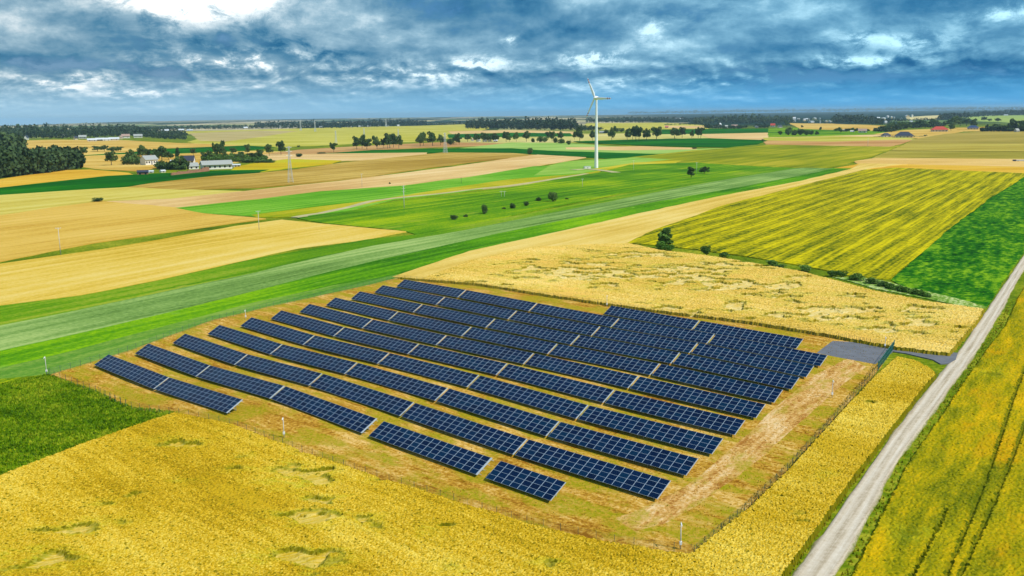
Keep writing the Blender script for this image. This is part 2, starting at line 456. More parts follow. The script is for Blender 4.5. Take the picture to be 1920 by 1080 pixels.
# palettes
wheat_far = [C(186, 140, 50), C(216, 176, 84), C(232, 200, 118)]
pink_tan = [C(202, 158, 96), C(224, 186, 122), C(238, 206, 150)]
olive_tan = [C(150, 116, 38), C(176, 142, 58), C(206, 172, 88)]
gold = [C(196, 142, 30), C(222, 172, 52), C(232, 190, 78)]
palegreen = [C(120, 148, 62), C(160, 180, 86), C(190, 200, 110)]
yellowgreen = [C(166, 160, 40), C(196, 186, 74), C(210, 200, 104)]
dkgreen = [C(12, 74, 0), C(22, 98, 2), C(44, 122, 6)]
vivid = [C(48, 100, 0), C(92, 144, 0), C(160, 180, 16)]
oat = [C(78, 112, 44), C(122, 156, 76), C(166, 188, 108)]
mustard = [C(66, 88, 2), C(164, 156, 4), C(218, 198, 10)]
def fm(n, cols, a=0., **k): return field_mat(n, cols, a, **k)
F_ = dict(fine=3., amt=(.75, .6, .25), big=220, slen=300, swid=14, rows=(26., .07))      # far fields

# --- far fields (from the horizon towards the camera)
fld('field', [(330,247),(480,243),(620,239),(780,236),(870,233),(930,237),(900,246),(860,258),(790,266),(700,268),(600,273),(500,277),(400,275),(350,267),(380,256)], fm('barley_far', yellowgreen, .2, **F_), 'pale yellow green field below the distant village, left of centre')
fld('field', [(355,250),(480,245),(560,246),(480,258),(420,266),(375,264)], fm('stubble_haze', [C(170,150,90), C(190,170,110), C(206,184,130)], .2, **F_), 'greyish tan field by the far left village')
fld('field', [(30,264),(100,262),(235,263),(330,268),(480,274),(480,277),(400,280),(300,284),(240,290),(150,291),(40,296)], fm('stubble_west', wheat_far, .2, **F_), 'pale orange grain field in front of the far left village')
fld('field', [(160,291),(240,286),(300,279),(460,273),(520,276),(470,282),(380,285),(290,290),(230,291)], fm('beet_west', dkgreen, .2, **F_), 'narrow dark green strip behind the white farmhouse')
fld('field', [(150,293),(240,289),(320,289),(480,283),(600,286),(560,292),(480,300),(440,306),(300,314),(260,322),(180,317),(150,313)], fm('grain_farm', wheat_far, .2, **F_), 'tan grain field around the white farmhouse')
fld('field', [(500,288),(560,281),(640,276),(780,269),(870,265),(960,268),(940,273),(800,277),(700,282),(610,287),(560,290)], fm('bare_soil', [C(170,120,70), C(196,150,92), C(212,172,112)], .2, **F_), 'brown stubble field behind the row of trees left of the wind turbine')
fld('field', [(860,258),(960,250),(1080,251),(1260,249),(1440,250),(1440,259),(1300,262),(1140,266),(960,269),(850,267)], fm('barley_mid', [C(180,172,88), C(206,194,110), C(222,208,140)], .2, **F_), 'pale straw field behind the wind turbine')
fld('field', [(840,246),(960,244),(1075,247),(1080,251),(960,252),(850,254)], fm('pink_mid', pink_tan, .2, **F_), 'thin pinkish stubble strip below the dark wood')
fld('field', [(840,252),(960,249),(1070,250),(1075,256),(960,257),(840,259)], fm('beet_mid', dkgreen, .2, **F_), 'thin dark green strip behind the white farm cottages')
fld('field', [(1100,231),(1240,230),(1320,235),(1330,242),(1240,245),(1090,243)], fm('far_pale', yellowgreen, .2, **F_), 'distant pale field right of the turbine blade')
fld('field', [(1245,236),(1320,236),(1320,241),(1250,241)], fm('far_pink', pink_tan, .2, **F_), 'distant pink stubble patch beside the pink roofed barn')
fld('field', [(1230,243),(1440,241),(1520,242),(1440,251),(1240,252)], fm('far_green', dkgreen, .2, **F_), 'dark green far strip right of the turbine')
fld('field', [(1310,252),(1440,249),(1640,250),(1690,257),(1600,262),(1440,263),(1330,260)], fm('tan_east', pink_tan, .2, **F_), 'tan stubble field right of the last roadside tree')
fld('field', [(1440,241),(1560,238),(1680,240),(1660,252),(1540,256),(1440,258)], fm('green_east', vivid, .2, **F_), 'green pasture around the dark copse')
fld('field', [(1480,231),(1560,232),(1670,237),(1680,245),(1600,246),(1500,242)], fm('tan_far_east', wheat_far, .2, **F_), 'far tan field below the white village')
fld('field', [(1430,259),(1560,256),(1700,258),(1720,262),(1640,266),(1440,267)], fm('pale_east', yellowgreen, .2, **F_), 'very pale strip in front of the dark copse')
fld('field', [(1430,264),(1560,266),(1690,262),(1712,263),(1668,276),(1560,277),(1440,276)], fm('soil_east', [C(176,122,66), C(204,154,94), C(216,176,112)], .2, **F_), 'reddish brown field crossed by a thin pole')
fld('field', [(1640,252),(1700,244),(1780,241),(1830,243),(1770,254),(1720,260),(1690,258)], fm('orange_east', wheat_far, .2, **F_), 'orange grain field between the dark roof and the red roof')
fld('field', [(1786,219),(1860,217),(1930,216),(2100,214),(2100,232),(1920,231),(1840,228)], fm('green_far_east', palegreen, .1, **F_), 'pale green field beyond the farm at far right')
fld('field', [(1698,220),(1766,216),(1770,224),(1700,225)], fm('cream_far_east', [C(200,180,110), C(222,202,140), C(232,216,160)], .1, **F_), 'small cream field by the far forest')
fld('field', [(1790,240),(1860,238),(1930,240),(1930,246),(1800,247)], fm('tan_right_edge', wheat_far, .1, **F_), 'narrow tan field behind the right hedge')
# --- upper right block
fld('field', [(1712,262),(1770,252),(1850,247),(1930,247),(2250,246),(2250,272),(1930,272),(1700,270)], fm('olive_right_a', [C(140,130,40), C(172,150,66), C(186,164,80)], .02, **F_), 'brownish green field in front of the hedge at far right')
fld('field', [(1700,269),(1930,271),(2250,271),(2250,286),(1930,285),(1668,283)], fm('olive_right_b', [C(160,140,40), C(182,162,66), C(204,184,86)], .02, **F_), 'middle olive field of the stacked strips at far right')
fld('field', [(1668,284),(1930,286),(2250,287),(2250,303),(1930,300),(1635,297)], fm('olive_right_c', [C(130,122,28), C(164,150,54), C(196,176,80)], .02, **F_), 'dull olive strip above the pink stubble at right')
fld('field', [(1600,303),(1640,297),(1930,299),(2250,302),(2250,318),(1930,314),(1700,309),(1610,309)], fm('pink_right', [C(206,160,80), C(226,184,104), C(236,200,130)], .02, **F_), 'pinkish stubble band above the striped yellow field')
fld('field', [(1555,318),(1610,308),(1700,309),(1930,314),(2250,319),(2250,334),(1920,327),(1680,317),(1620,321)], fm('gold_right', gold, .02, **F_), 'golden band directly above the striped yellow field')
# --- centre
fld('field', [(850,280),(960,268),(1060,269),(1150,275),(1300,280),(1420,277),(1320,285),(1200,290),(1000,284),(900,285)], fm('mint', [C(120,158,62), C(158,190,90), C(180,202,116)], .2, **F_), 'pale green field behind the wind turbine mast')
fld('field', [(1060,277),(1200,275),(1300,278),(1310,281),(1160,283),(1060,281)], fm('thin_tan', pink_tan, .2, **F_), 'thin tan sliver behind the wind turbine mast')
fld('field', [(1075,266),(1200,262),(1330,260),(1440,264),(1420,271),(1360,277),(1250,275),(1100,269)], fm('beet_right', dkgreen, .2, **F_), 'dark green field under the roadside trees right of the turbine')
fld('field', [(600,289),(700,282),(860,279),(960,279),(1040,284),(1150,287),(1275,291),(1235,300),(1140,298),(1010,291),(900,287),(760,288),(640,291)], fm('beet_centre', dkgreen, .2, **F_), 'long dark green strip behind the lattice pylon')
fld('field', [(480,290),(600,289),(700,288),(800,287),(800,292),(700,300),(600,304),(560,300),(480,303)], fm('pink_left', pink_tan, .2, **F_), 'pinkish stubble strip left of the lattice pylon')
fld('field', [(470,308),(540,299),(640,302),(620,308),(540,316),(470,326),(430,322),(440,314)], fm('rape_left', [C(180,150,16), C(206,178,26), C(190,190,44)], .2, **F_), 'yellow patch behind the tall lattice pylon')
fld('field', [(1170,297),(1300,283),(1420,275),(1440,272),(1600,275),(1668,276),(1700,270),(1640,292),(1600,304),(1560,314),(1530,318),(1440,314),(1300,306),(1180,306)], fm('olive_centre', [C(108,124,12), C(146,150,20), C(186,172,44)], A_strip, **F_), 'olive green sloping field right of the turbine')
fld('field', [(1000,318),(1060,304),(1100,301),(1190,296),(1260,300),(1200,306),(1140,316),(1100,325),(1030,335),(960,345),(940,333)], fm('mint_turbine', [C(108,160,44), C(146,184,72), C(170,196,90)], A_strip, **F_), 'pale green field at the foot of the wind turbine')
fld('field', [(1110,318),(1190,306),(1280,302),(1260,309),(1180,320),(1130,322)], fm('yellow_turbine', [C(170,160,20), C(200,182,36), C(210,196,70)], A_strip, **F_), 'yellow flowering patch at the foot of the wind turbine')
fld('field', [(0,337),(60,328),(120,320),(170,319),(240,325),(255,330),(180,341),(90,347),(-60,362),(-300,390),(-300,362),(-60,343)], fm('gold_left', gold, A_left, **F_), 'golden strip at the edge of the dark left wood')
fld('field', [(-300,392),(-60,361),(0,353),(100,342),(200,331),(300,326),(400,321),(505,319),(480,326),(400,331),(280,346),(180,356),(90,361),(0,367),(-300,410)], fm('beet_left', dkgreen, A_left, **F_), 'dark green strip below the farmyard at left')
fld('field', [(-300,410),(0,367),(90,361),(180,355),(260,351),(340,356),(480,360),(320,374),(190,378),(100,390),(0,404),(-300,445)], fm('barley_left', [C(178,154,50), C(206,186,84), C(218,202,108)], A_left, **F_), 'pale yellow field left of the lattice pylon')
fld('field', [(240,352),(280,345),(400,331),(480,326),(560,318),(640,306),(760,294),(830,287),(960,288),(1010,292),(900,303),(800,316),(680,334),(560,346),(480,353),(340,357)], fm('brown_centre', olive_tan, A_left, **F_), 'brown ripe field with the tall lattice pylon on it')
fld('field', [(190,379),(320,374),(480,357),(560,348),(640,340),(760,325),(860,312),(960,297),(1010,291),(1100,296),(1000,313),(900,330),(760,349),(680,356),(600,360),(480,376),(430,384),(330,392)], fm('pink_centre', pink_tan, A_left, **F_), 'long pinkish tan stubble field sweeping across the left middle')
N_ = dict(fine=1.2, amt=(.65, .55, .4), big=120, slen=160, swid=5, rows=(12., .06))
fld('field', [(-300,448),(0,405),(100,390),(190,378),(330,390),(380,401),(500,411),(440,419),(300,439),(180,456),(90,473),(0,492),(-300,540)], fm('grain_left', [C(196,150,52), C(218,178,80), C(228,190,100)], A_left, **N_), 'large golden tan field with a thin pole at its edge')
fld('field', [(-300,545),(0,496),(110,480),(200,467),(300,450),(440,425),(530,413),(640,424),(765,435),(680,451),(560,466),(470,486),(300,525),(150,554),(0,573),(-300,625)], fm('wheat_left', [C(196,158,40), C(224,188,80), C(234,204,116)], A_left, **N_), 'pale wheat field ending in a point at left')
fld('field', [(330,391),(480,375),(600,360),(760,349),(900,330),(1000,313),(1030,312),(1000,330),(1090,326),(1140,316),(1100,330),(960,348),(840,364),(740,375),(650,397),(560,408),(480,408),(380,401)], fm('oats_centre', [C(74,142,20), C(112,172,40), C(146,190,70)], A_strip, **N_), 'light green field between tan stubble and dirt track')
fld('field', [(470,404),(600,388),(720,374),(840,354),(960,337),(1090,327),(1140,318),(1100,330),(960,348),(840,363),(740,374),(640,394),(560,408),(480,409)], fm('weeds_centre', [C(128,150,14), C(176,170,24), C(206,186,60)], A_strip, **N_), 'yellowish weedy strip along the pale dirt track')
fld('meadow', [(555,410),(650,398),(740,378),(850,366),(960,352),(1120,325),(1180,310),(1300,306),(1440,314),(1530,318),(1380,326),(1240,350),(1100,376),(960,405),(860,431),(780,441),(760,434),(700,428),(620,421)], fm('meadow_centre', vivid, A_strip, patch=(C(176,178,60), 60, .60), **N_), 'vivid green meadow with scattered bushes', 'meadow')
fld('meadow', [(-300,632),(0,575),(150,556),(300,527),(470,488),(690,450),(790,440),(960,407),(1240,352),(1400,322),(1440,315),(1530,318),(1400,332),(1250,358),(1000,407),(850,437),(700,462),(480,512),(300,551),(150,584),(0,614),(-300,680)], fm('margin_west', [C(56,112,8), C(104,150,16), C(160,170,50)], A_strip, patch=(C(190,176,80), 30, .60), **N_), 'green grassy strip with straw coloured patches beside the left wheat', 'meadow')
fld('field', [(-300,676),(0,612),(150,582),(300,550),(480,512),(700,462),(850,437),(1000,407),(1250,358),(1400,331),(1500,316),(1562,317),(1520,328),(1400,350),(1200,385),(1000,425),(800,470),(700,491),(480,546),(300,591),(150,626),(0,659),(-300,735)], fm('oats_long', oat, A_strip, **{**N_, 'rows': (7., .10)}), 'long grey green oat strip running to the upper right')
fld('field', [(-300,735),(0,659),(150,626),(300,591),(480,546),(700,491),(1000,425),(1200,385),(1400,350),(1520,327),(1562,317),(1600,317),(1500,341),(1350,369),(1200,401),(1000,446),(880,473),(740,517),(600,541),(480,569),(300,616),(150,657),(0,693),(-300,775)], fm('meadow_long', [C(44,102,0), C(88,148,0), C(142,186,8)], A_strip, patch=(C(160,196,84), 16, .60), **N_), 'long bright green strip between the oats and the solar park')
fld('verge', [(-300,775),(0,692),(150,656),(300,615),(480,568),(620,537),(745,516),(735,531),(640,548),(500,578),(400,603),(250,658),(90,704),(0,716),(-300,800)], fm('verge_west', [C(60,116,30), C(96,144,46), C(140,168,70)], A_strip, **N_), 'dull green grass verge along the left park fence', 'verge')
fld('field', [(-500,830),(-300,795),(0,712),(90,703),(180,735),(250,766),(335,776),(150,840),(0,900),(-500,1090)], fm('green_crop', [C(40,88, 0), C(104,138, 2), C(168,176,16)], A_left + .05, rows=(2.2, .10), fine=.8, amt=(.9, .7, .6), big=26, slen=14, swid=1.6, patch=(C(132,140,16), 20, .52)), 'dark green low crop at left in front of the solar park')
# --- right block
fld('field', [(1175,457),(1230,431),(1350,388),(1500,350),(1620,320),(1680,316),(1930,327),(1915,336),(1860,370),(1790,422),(1720,482),(1670,524),(1620,524),(1520,502),(1400,482),(1250,462)], fm('mustard', mustard, A_must, rows=(9.5, .20), fine=1.5, amt=(.3, .75, .7), big=60, slen=70, swid=1.7, patch=(C(70,96,6), 12, .62)), 'yellow field with long green stripes at right')
fld('field', [(1670,526),(1720,483),(1790,423),(1860,371),(1915,337),(1930,328),(2300,343),(2150,380),(1990,410),(1925,468),(1880,530),(1850,577),(1780,562),(1700,545)], fm('potato', [C(10,66,0), C(44,114,2), C(130,172,24)], A_must, fine=2.2, amt=(.6, .6, .7), big=30, slen=10, swid=3., patch=(C(170,196,110), 20, .66)), 'deep green crop beside the gravel road at right')
fld('verge', [(1640,524),(1700,540),(1790,560),(1852,577),(1835,582),(1740,562),(1640,542),(1560,520)], fm('flower_margin', [C(70,120,24), C(130,160,60), C(206,214,150)], A_must, fine=1., amt=(.4, .5, 1.), big=20, slen=8, swid=1.6), 'whitish flowering weed margin by the hedge', 'verge')
fld('field', [(735,521),(880,472),(1000,446),(1200,401),(1350,369),(1500,341),(1600,317),(1612,308),(1700,309),(1640,316),(1615,321),(1500,350),(1350,388),(1230,431),(1175,457),(1100,463),(1000,468),(880,492),(790,525)], fm('barley_path', [C(208,170,70), C(228,194,100), C(238,210,130)], A_strip, **N_), 'pale tan grain tongue running up between green strip and yellow field')

# --- solar park ground
PARK = [(92,704),(250,657),(400,602),(500,577),(640,547),(745,523),(900,538),(1140,574),(1400,608),(1540,631),(1672,654),(1650,690),(1560,790),(1480,880),(1400,960),(1298,1042),(1150,1024),(1000,990),(850,944),(700,897),(560,849),(430,799),(325,779),(250,769),(180,738)]
pg = field_mat('park_ground', [C(146, 96, 22), C(200, 152, 54), C(232, 192, 116)], TH, 18, (.5, .55, .75), 7., 1.2, .6, patch=(C(150, 150, 14), 12, .44), bump=.6)
# worn pale earth shows between the tufts
nt = pg.node_tree
fld('grass', PARK, pg, 'worn ochre grass and bare earth inside the solar park fence', 'ground')

fld('path', [(1150,975),(1190,962),(1230,945),(1285,915),(1350,865),(1420,800),(1470,752),(1530,705),(1590,672),(1622,690),(1575,728),(1515,780),(1450,840),(1380,898),(1310,950),(1250,985),(1190,1000)],
    field_mat('worn_straw', [C(168, 112, 46), C(214, 166, 92), C(236, 202, 150)], A_road, 14, (.7, .6, .8), 9., 1.3, .6, patch=(C(170, 156, 40), 10, .50), bump=.6), 'pale trampled straw path inside the right fence', 'path')

# --- asphalt apron and driveway
M_asph = simple('asphalt', (.15, .155, .18), .85, var=.25, scale=.5)
fld('driveway', [(1530,664),(1560,641),(1620,644),(1672,652),(1690,656),(1740,660),(1796,664),(1790,676),(1778,683),(1762,684),(1748,676),(1700,664),(1675,660),(1640,685)], M_asph, 'grey asphalt apron and driveway from the park gate to the gravel road', 'driveway')

# --- gravel road
LE = [(1395,1200),(1480,1085),(1600,915),(1680,803),(1745,720),(1792,665),(1815,632),(1850,580),(1878,540),(1920,477),(1990,400)]
RE = [(1480,1200),(1572,1085),(1682,868),(1738,795),(1790,720),(1832,662),(1858,620),(1884,575),(1900,542),(1930,492),(2000,408)]
a, b_ = ground_pts(LE), ground_pts(RE)
def resamp(P, n):
    d = np.r_[0, np.cumsum(np.linalg.norm(np.diff(P, axis=0), axis=1))]
    s = np.linspace(0, d[-1], n)
    return np.stack([np.interp(s, d, P[:, 0]), np.interp(s, d, P[:, 1])], 1), d[-1]
ra, L = resamp(a, 160); rb, _ = resamp(b_, 160)
for arr in (ra, rb):
    for k in (0, 1):
        pad = np.r_[np.full(4, arr[0, k]), arr[:, k], np.full(4, arr[-1, k])]
        arr[:, k] = np.convolve(pad, np.ones(9) / 9, 'valid')
ka = 13
V = []
for i in range(160):
    for j in range(ka):
        f = j / (ka - 1); p = ra[i] * (1 - f) + rb[i] * f
        if j in (0, ka - 1): 
            p = p + (rb[i] - ra[i]) * (.13 * (vn(np.array([i * .8]), np.array([j * 7.]), 3)[0] - .5)) 
        rut = -.05 * math.exp(-((f - .3) / .08) ** 2) - .05 * math.exp(-((f - .7) / .08) ** 2)
        V.append((p[0], p[1], T1(*p) + .20 + rut + (0 if 0 < j < ka - 1 else -.22)))
idr = np.arange(160 * ka).reshape(160, ka)
qd = np.stack([idr[:-1, :-1], idr[:-1, 1:], idr[1:, 1:], idr[1:, :-1]], -1).reshape(-1, 4)
me = np_mesh('gravel_road', V, qd, True)
uv = me.uv_layers.new(name='across')
li = np.zeros(len(me.loops), np.int32); me.loops.foreach_get('vertex_index', li)
uv.data.foreach_set('uv', np.stack([(li % ka) / (ka - 1), (li // ka) * L / 160 / 4], 1).astype(np.float32).ravel())
m = bpy.data.materials.new('gravel'); m.use_nodes = True; t = NT(m.node_tree)
uvn = t.n('ShaderNodeUVMap', uv_map='across').outputs[0]
un = t.n('ShaderNodeSeparateXYZ', {0: uvn}).outputs[0]
P = t.n('ShaderNodeNewGeometry').outputs['Position']
nz = t.noise(P, 1.4, 5, .7); nl = t.noise(rotvec(t, A_road, 1 / 14., 1 / .5), 1., 4)
v = t.m('ADD', t.m('MULTIPLY', nz, .5), t.m('MULTIPLY', nl, .6))
track = t.m('ABSOLUTE', t.m('SUBTRACT', t.m('ABSOLUTE', t.m('SUBTRACT', un, .5)), .2))
v = t.m('ADD', v, t.mapr(track, 0., .14, .12, -.04))
col = t.ramp(v, [(.3, C(156, 138, 110)), (.55, C(206, 190, 168)), (.8, C(226, 214, 198))])
col = t.mix(t.m('MULTIPLY', t.mapr(t.m('ADD', t.m('ABSOLUTE', t.m('SUBTRACT', un, .5)), t.m('MULTIPLY', t.m('SUBTRACT', nz, .5), .25)), .40, .5), .85), col, C(112, 120, 40))
b = t.n('ShaderNodeBsdfPrincipled', {'Base Color': col, 'Roughness': .95, 'Specular IOR Level': .1})
t.n('ShaderNodeOutputMaterial', {'Surface': b.outputs[0]})
tag(link('gravel_road', me, m), 'pale gravel road running from bottom right to the right edge', 'road', None, 'structure')

# dirt tracks
M_track = simple('dirt_track', C(206, 192, 140), .95, var=.3, scale=.05)
def track_strip(pxs, wid, label):
    q = ground_pts(pxs); L_, R_ = [], []
    for i in range(len(q)):
        d = q[min(i + 1, len(q) - 1)] - q[max(i - 1, 0)]; d = d / np.linalg.norm(d); n_ = np.array([-d[1], d[0]]) * wid / 2
        L_.append(tuple(q[i] + n_)); R_.append(tuple(q[i] - n_))
    draped('track', L_ + R_[::-1], M_track, label, 'track')
track_strip([(550,409),(600,401),(650,391),(700,378),(740,373),(820,365),(900,355),(960,349),(1040,337),(1100,327)], 5., 'pale dirt track winding towards the turbine')
track_strip([(1075,320),(1100,318),(1130,321),(1155,325)], 9., 'pale gravel pad at the foot of the wind turbine')

# ------------------------------------------------------------------ standing crops: fields with real height
def canopy(name, pxs, cell, height, mat, label, spots, seed, rough=.14, size=7., lodge_bg=.0, cat='crop field', clip=None, tram=None, wall=.2):
    poly = ground_pts(pxs, height * .75)
    mn, mx = poly.min(0), poly.max(0)
    if clip: mn = np.maximum(mn, clip[0]); mx = np.minimum(mx, clip[1])
    nx = int((mx[0] - mn[0]) / cell) + 3; ny = int((mx[1] - mn[1]) / cell) + 3
    X, Y = np.meshgrid(mn[0] - cell + np.arange(nx) * cell, mn[1] - cell + np.arange(ny) * cell, indexing='xy')
    rng = np.random.default_rng(seed)
    Xj = X + (rng.random(X.shape) - .5) * cell * .7; Yj = Y + (rng.random(X.shape) - .5) * cell * .7
    wob = .5 * (fbm(X / 3, Y / 3, seed + 50, 2) - .5)
    ins = inside(Xj + wob, Yj + wob, poly)
    m_ = np.full(X.shape, lodge_bg)
    for (sx, sy, rx, ry, a) in spots:
        g = ground_pts([(sx, sy), (sx + rx, sy), (sx, sy - ry)])
        ax = abs(g[1][0] - g[0][0]) + .1; ay = abs(g[2][1] - g[0][1]) + .1
        m_ = np.maximum(m_, a * np.exp(-((X - g[0][0]) / ax) ** 2 - ((Y - g[0][1]) / ay) ** 2))
    wx = X + 5 * (fbm(X / 9, Y / 9, seed + 1) - .5); wy = Y + 5 * (fbm(X / 9, Y / 9, seed + 2) - .5)
    n = fbm(wx / size, wy / (size * .62), seed + 3, 3)
    n = n + .05 * (vn(wx / .8, wy / 3.2, seed + 21) - .5) + .05 * (fbm(wx / 1.3, wy / 1.3, seed + 22, 2) - .5)
    lod = sstep(.0, wall, n - (.82 - .46 * m_))
    n2 = fbm(wx / (size * .45), wy / (size * .3), seed + 7, 2)
    clump = sstep(.55, .7, n2) * .35 * (m_ > .05) * np.clip(m_ * 1.4, 0, 1)
    h = height * (1 - lod * (.74 - clump))
    h = h + (rng.random(X.shape) - .5) * 2 * rough * np.where(lod > .4, .35, 1) + .10 * (fbm(X / 1.4, Y / 1.4, seed + 9, 2) - .5)
    if tram is not None:
        for (p0, p1, wd) in tram:
            q0, q1 = ground_pts([p0, p1], height * .5); d = q1 - q0; Ld = np.linalg.norm(d); d = d / Ld
            s_ = (X - q0[0]) * d[0] + (Y - q0[1]) * d[1]
            dd = np.abs((X - q0[0]) * -d[1] + (Y - q0[1]) * d[0] + 1.2 * np.sin(s_ / 23.) * .3)
            k = (dd < wd / 2) & (s_ > 0) & (s_ < Ld)
            h = np.where(k, .03, h); lod = np.where(k, .5, lod)
    h = np.where(ins, np.maximum(h, .04), -.06)
    Z = terr(X, Y) + h + .04
    ids = np.arange(nx * ny).reshape(ny, nx)
    q = np.stack([ids[:-1, :-1], ids[:-1, 1:], ids[1:, 1:], ids[1:, :-1]], -1).reshape(-1, 4)
    keep = ins.ravel()[q].any(1)
    q = q[keep]
    used = np.zeros(nx * ny, bool); used[q.ravel()] = True
    rem = np.cumsum(used) - 1
    V = np.stack([Xj, Yj, Z], -1).reshape(-1, 3)[used]
    me = np_mesh(name, V, rem[q], False)
    at_ = me.attributes.new('lodged', 'FLOAT', 'POINT'); at_.data.foreach_set('value', lod.ravel()[used].astype(np.float32))
    at2 = me.attributes.new('bent', 'FLOAT', 'POINT'); at2.data.foreach_set('value', (m_ * sstep(.35, .6, n) ).ravel()[used].astype(np.float32))
    o = link(name, me, mat)
    tag(o, label, cat, None, 'stuff')
    return o
def crop_mat(name, cols, stem, flat, ang, big=45., patch=None, grain=.32, swid=1.4, amt=(.4, .3, .9), green=C(176, 184, 44)):
    m = field_mat(name, cols, ang, big, amt, 18., swid, grain, None, patch, None)
    t_ = m.node_tree; T = NT.__new__(NT); T.nt = t_
    bs = [n for n in t_.nodes if n.type == 'BSDF_PRINCIPLED'][0]
    src = bs.inputs['Base Color'].links[0].from_socket
    atn = T.n('ShaderNodeAttribute', attribute_name='lodged').outputs['Fac']
    g = T.n('ShaderNodeNewGeometry')
    nn = T.noise(rotvec(T, ang + 1.2, 1 / 5., 1 / .4), 1., 3)
    flatc = T.mix(T.mapr(nn, .35, .65), flat, cols[1])
    bent = T.n('ShaderNodeAttribute', attribute_name='bent').outputs['Fac']
    gz = T.noise(rotvec(T, ang + .6, 1 / 3., 1 / .5), 1., 3)
    src = T.mix(T.m('MULTIPLY', bent, T.mapr(gz, .42, .6, .15, .9)), src, green)
    edge = T.m('MULTIPLY', T.m('MULTIPLY', atn, T.m('SUBTRACT', 1., atn)), 2.2, clamp=True)
    c = T.mix(T.m('MULTIPLY', atn, .8), src, flatc)
    c = T.mix(edge, c, stem)
    nz = T.n('ShaderNodeSeparateXYZ', {0: g.outputs['True Normal']}).outputs[2]
    sv = T.noise(g.outputs['Position'], 2.2, 2)
    stemc = T.mix(sv, stem, cols[0])
    c = T.mix(T.mapr(nz, .38, .72, 1., 0.), c, stemc)
    t_.links.new(c, bs.inputs['Base Color'])
    return m
M_wheatA = crop_mat('wheat_near', [C(128,104,6), C(200,163,28), C(234,208,94)], C(112,126,14), C(222,196,110), TH, patch=(C(190,158,34), 55, .58), grain=.26, amt=(.45, .22, .8))
canopy('wheat', [(-420,1090),(-200,975),(0,893),(150,835),(325,775),(430,795),(560,845),(700,893),(850,940),(1000,986),(1150,1020),(1292,1042),(1330,1012),(1400,957),(1480,880),(1560,792),(1640,706),(1682,669),(1722,679),(1748,694),(1756,704),(1740,718),(1680,795),(1600,897),(1465,1085),(1420,1150),(-600,1250)],
       .22, .95, M_wheatA, 'golden wheat in the foreground wrapping round the corner of the solar park',
       [(590,960,70,34,1.), (560,905,70,26,.75), (500,880,60,30,.62), (700,900,30,14,.55), (150,1010,90,30,.55), (60,1060,120,30,.6), (200,960,40,10,.5), (560,1060,110,30,.65), (760,1010,70,20,.5), (1030,1065,40,14,.55),
        (340,835,70,14,.5), (330,915,50,8,.45), (1690,690,22,10,.75), (1560,905,30,12,.45), (880,1075,60,16,.5), (690,985,50,14,.5)], 3, clip=((-95, 92), (150, 400)), rough=.12, size=5., wall=.12)
M_wheatB = crop_mat('wheat_far_side', [C(176,142,40), C(222,184,84), C(240,212,130)], C(104,118,14), C(236,216,158), TH, patch=(C(232,186,96), 40, .56), grain=.5)
canopy('wheat', [(745,521),(790,523),(880,490),(1000,464),(1100,459),(1180,457),(1240,470),(1330,480),(1500,509),(1640,546),(1740,566),(1846,580),(1835,600),(1800,640),(1780,664),(1740,660),(1680,652),(1540,627),(1400,604),(1140,571),(1020,553),(900,534)],
       .38, 1.0, M_wheatB, 'pale lodged wheat with swirls between the solar park and the yellow striped field',
       [(1080,510,170,28,.95), (1250,520,150,24,.95), (1400,545,130,24,.95), (1000,500,90,20,.7), (1540,590,120,20,.95), (1700,610,90,20,.9), (1600,560,70,12,.5), (1730,585,60,10,.7), (1330,580,130,14,.85), (1100,560,70,10,.5), (1200,480,120,12,.8), (1380,500,90,12,.75), (1640,625,60,10,.8), (1480,530,60,12,.6)], 11, size=6.5, wall=.07, lodge_bg=.12)
M_rape = crop_mat('weedy_crop', [C(84,100,0), C(156,146,4), C(212,172,14)], C(96,104,8), C(120,130,20), A_road, big=22., patch=(C(214,160,12), 24, .54), grain=.45, swid=3., amt=(.55, .6, .45))
canopy('rape', [(1592,1090),(1700,872),(1758,790),(1808,715),(1850,655),(1884,612),(1908,560),(1940,505),(2010,420),(2350,420),(2500,700),(2300,1250),(1500,1260)],
       .34, .42, M_rape, 'orange yellow weedy crop with dark wheel tracks right of the gravel road',
       [(1700,1000,60,20,.4), (1850,700,50,12,.4)], 23, rough=.12, cat='crop field', clip=((20, 88), (250, 430)),
       tram=[((1764,1100), (1925,690), .5), ((1790,1100), (1945,740), .5), ((1708,1085), (1772,955), .34)])
# rough grass along both sides of the road
def tufts(name, pxs, n, hgt, mat, label, seed, wmul=.5, cat='grass'):
    rng = np.random.default_rng(seed)
    poly = ground_pts(pxs); mn, mx = poly.min(0), poly.max(0)
    P = rng.random((n * 3, 2)) * (mx - mn) + mn
    P = P[inside(P[:, 0], P[:, 1], poly)][:n]
    k = len(P); z = terr(P[:, 0], P[:, 1])
    a = rng.random(k) * 6.283; h = hgt * (.5 + rng.random(k)); wd = h * wmul
    ca, sa = np.cos(a) * wd, np.sin(a) * wd
    lx, ly = (rng.random(k) - .5) * h * .8, (rng.random(k) - .5) * h * .8
    A = np.stack([P[:, 0] - ca, P[:, 1] - sa, z], 1); B = np.stack([P[:, 0] + ca, P[:, 1] + sa, z], 1)
    Cc = np.stack([P[:, 0] + lx, P[:, 1] + ly, z + h + .1], 1)
    V = np.stack([A, B, Cc], 1).reshape(-1, 3)
    me = np_mesh(name, V, np.arange(3 * k).reshape(-1, 3))
    o = link(name, me, mat); tag(o, label, cat, None, 'stuff'); return o
M_grass = field_mat('verge_grass', [C(58, 100, 6), C(108, 146, 10), C(164, 178, 40)], 0., 12, (.6, .2, .8), fine=.8)
M_dry = field_mat('dry_tufts', [C(120, 84, 20), C(190, 146, 56), C(156, 156, 36)], 0., 10, (.9, .2, .8), fine=.9)
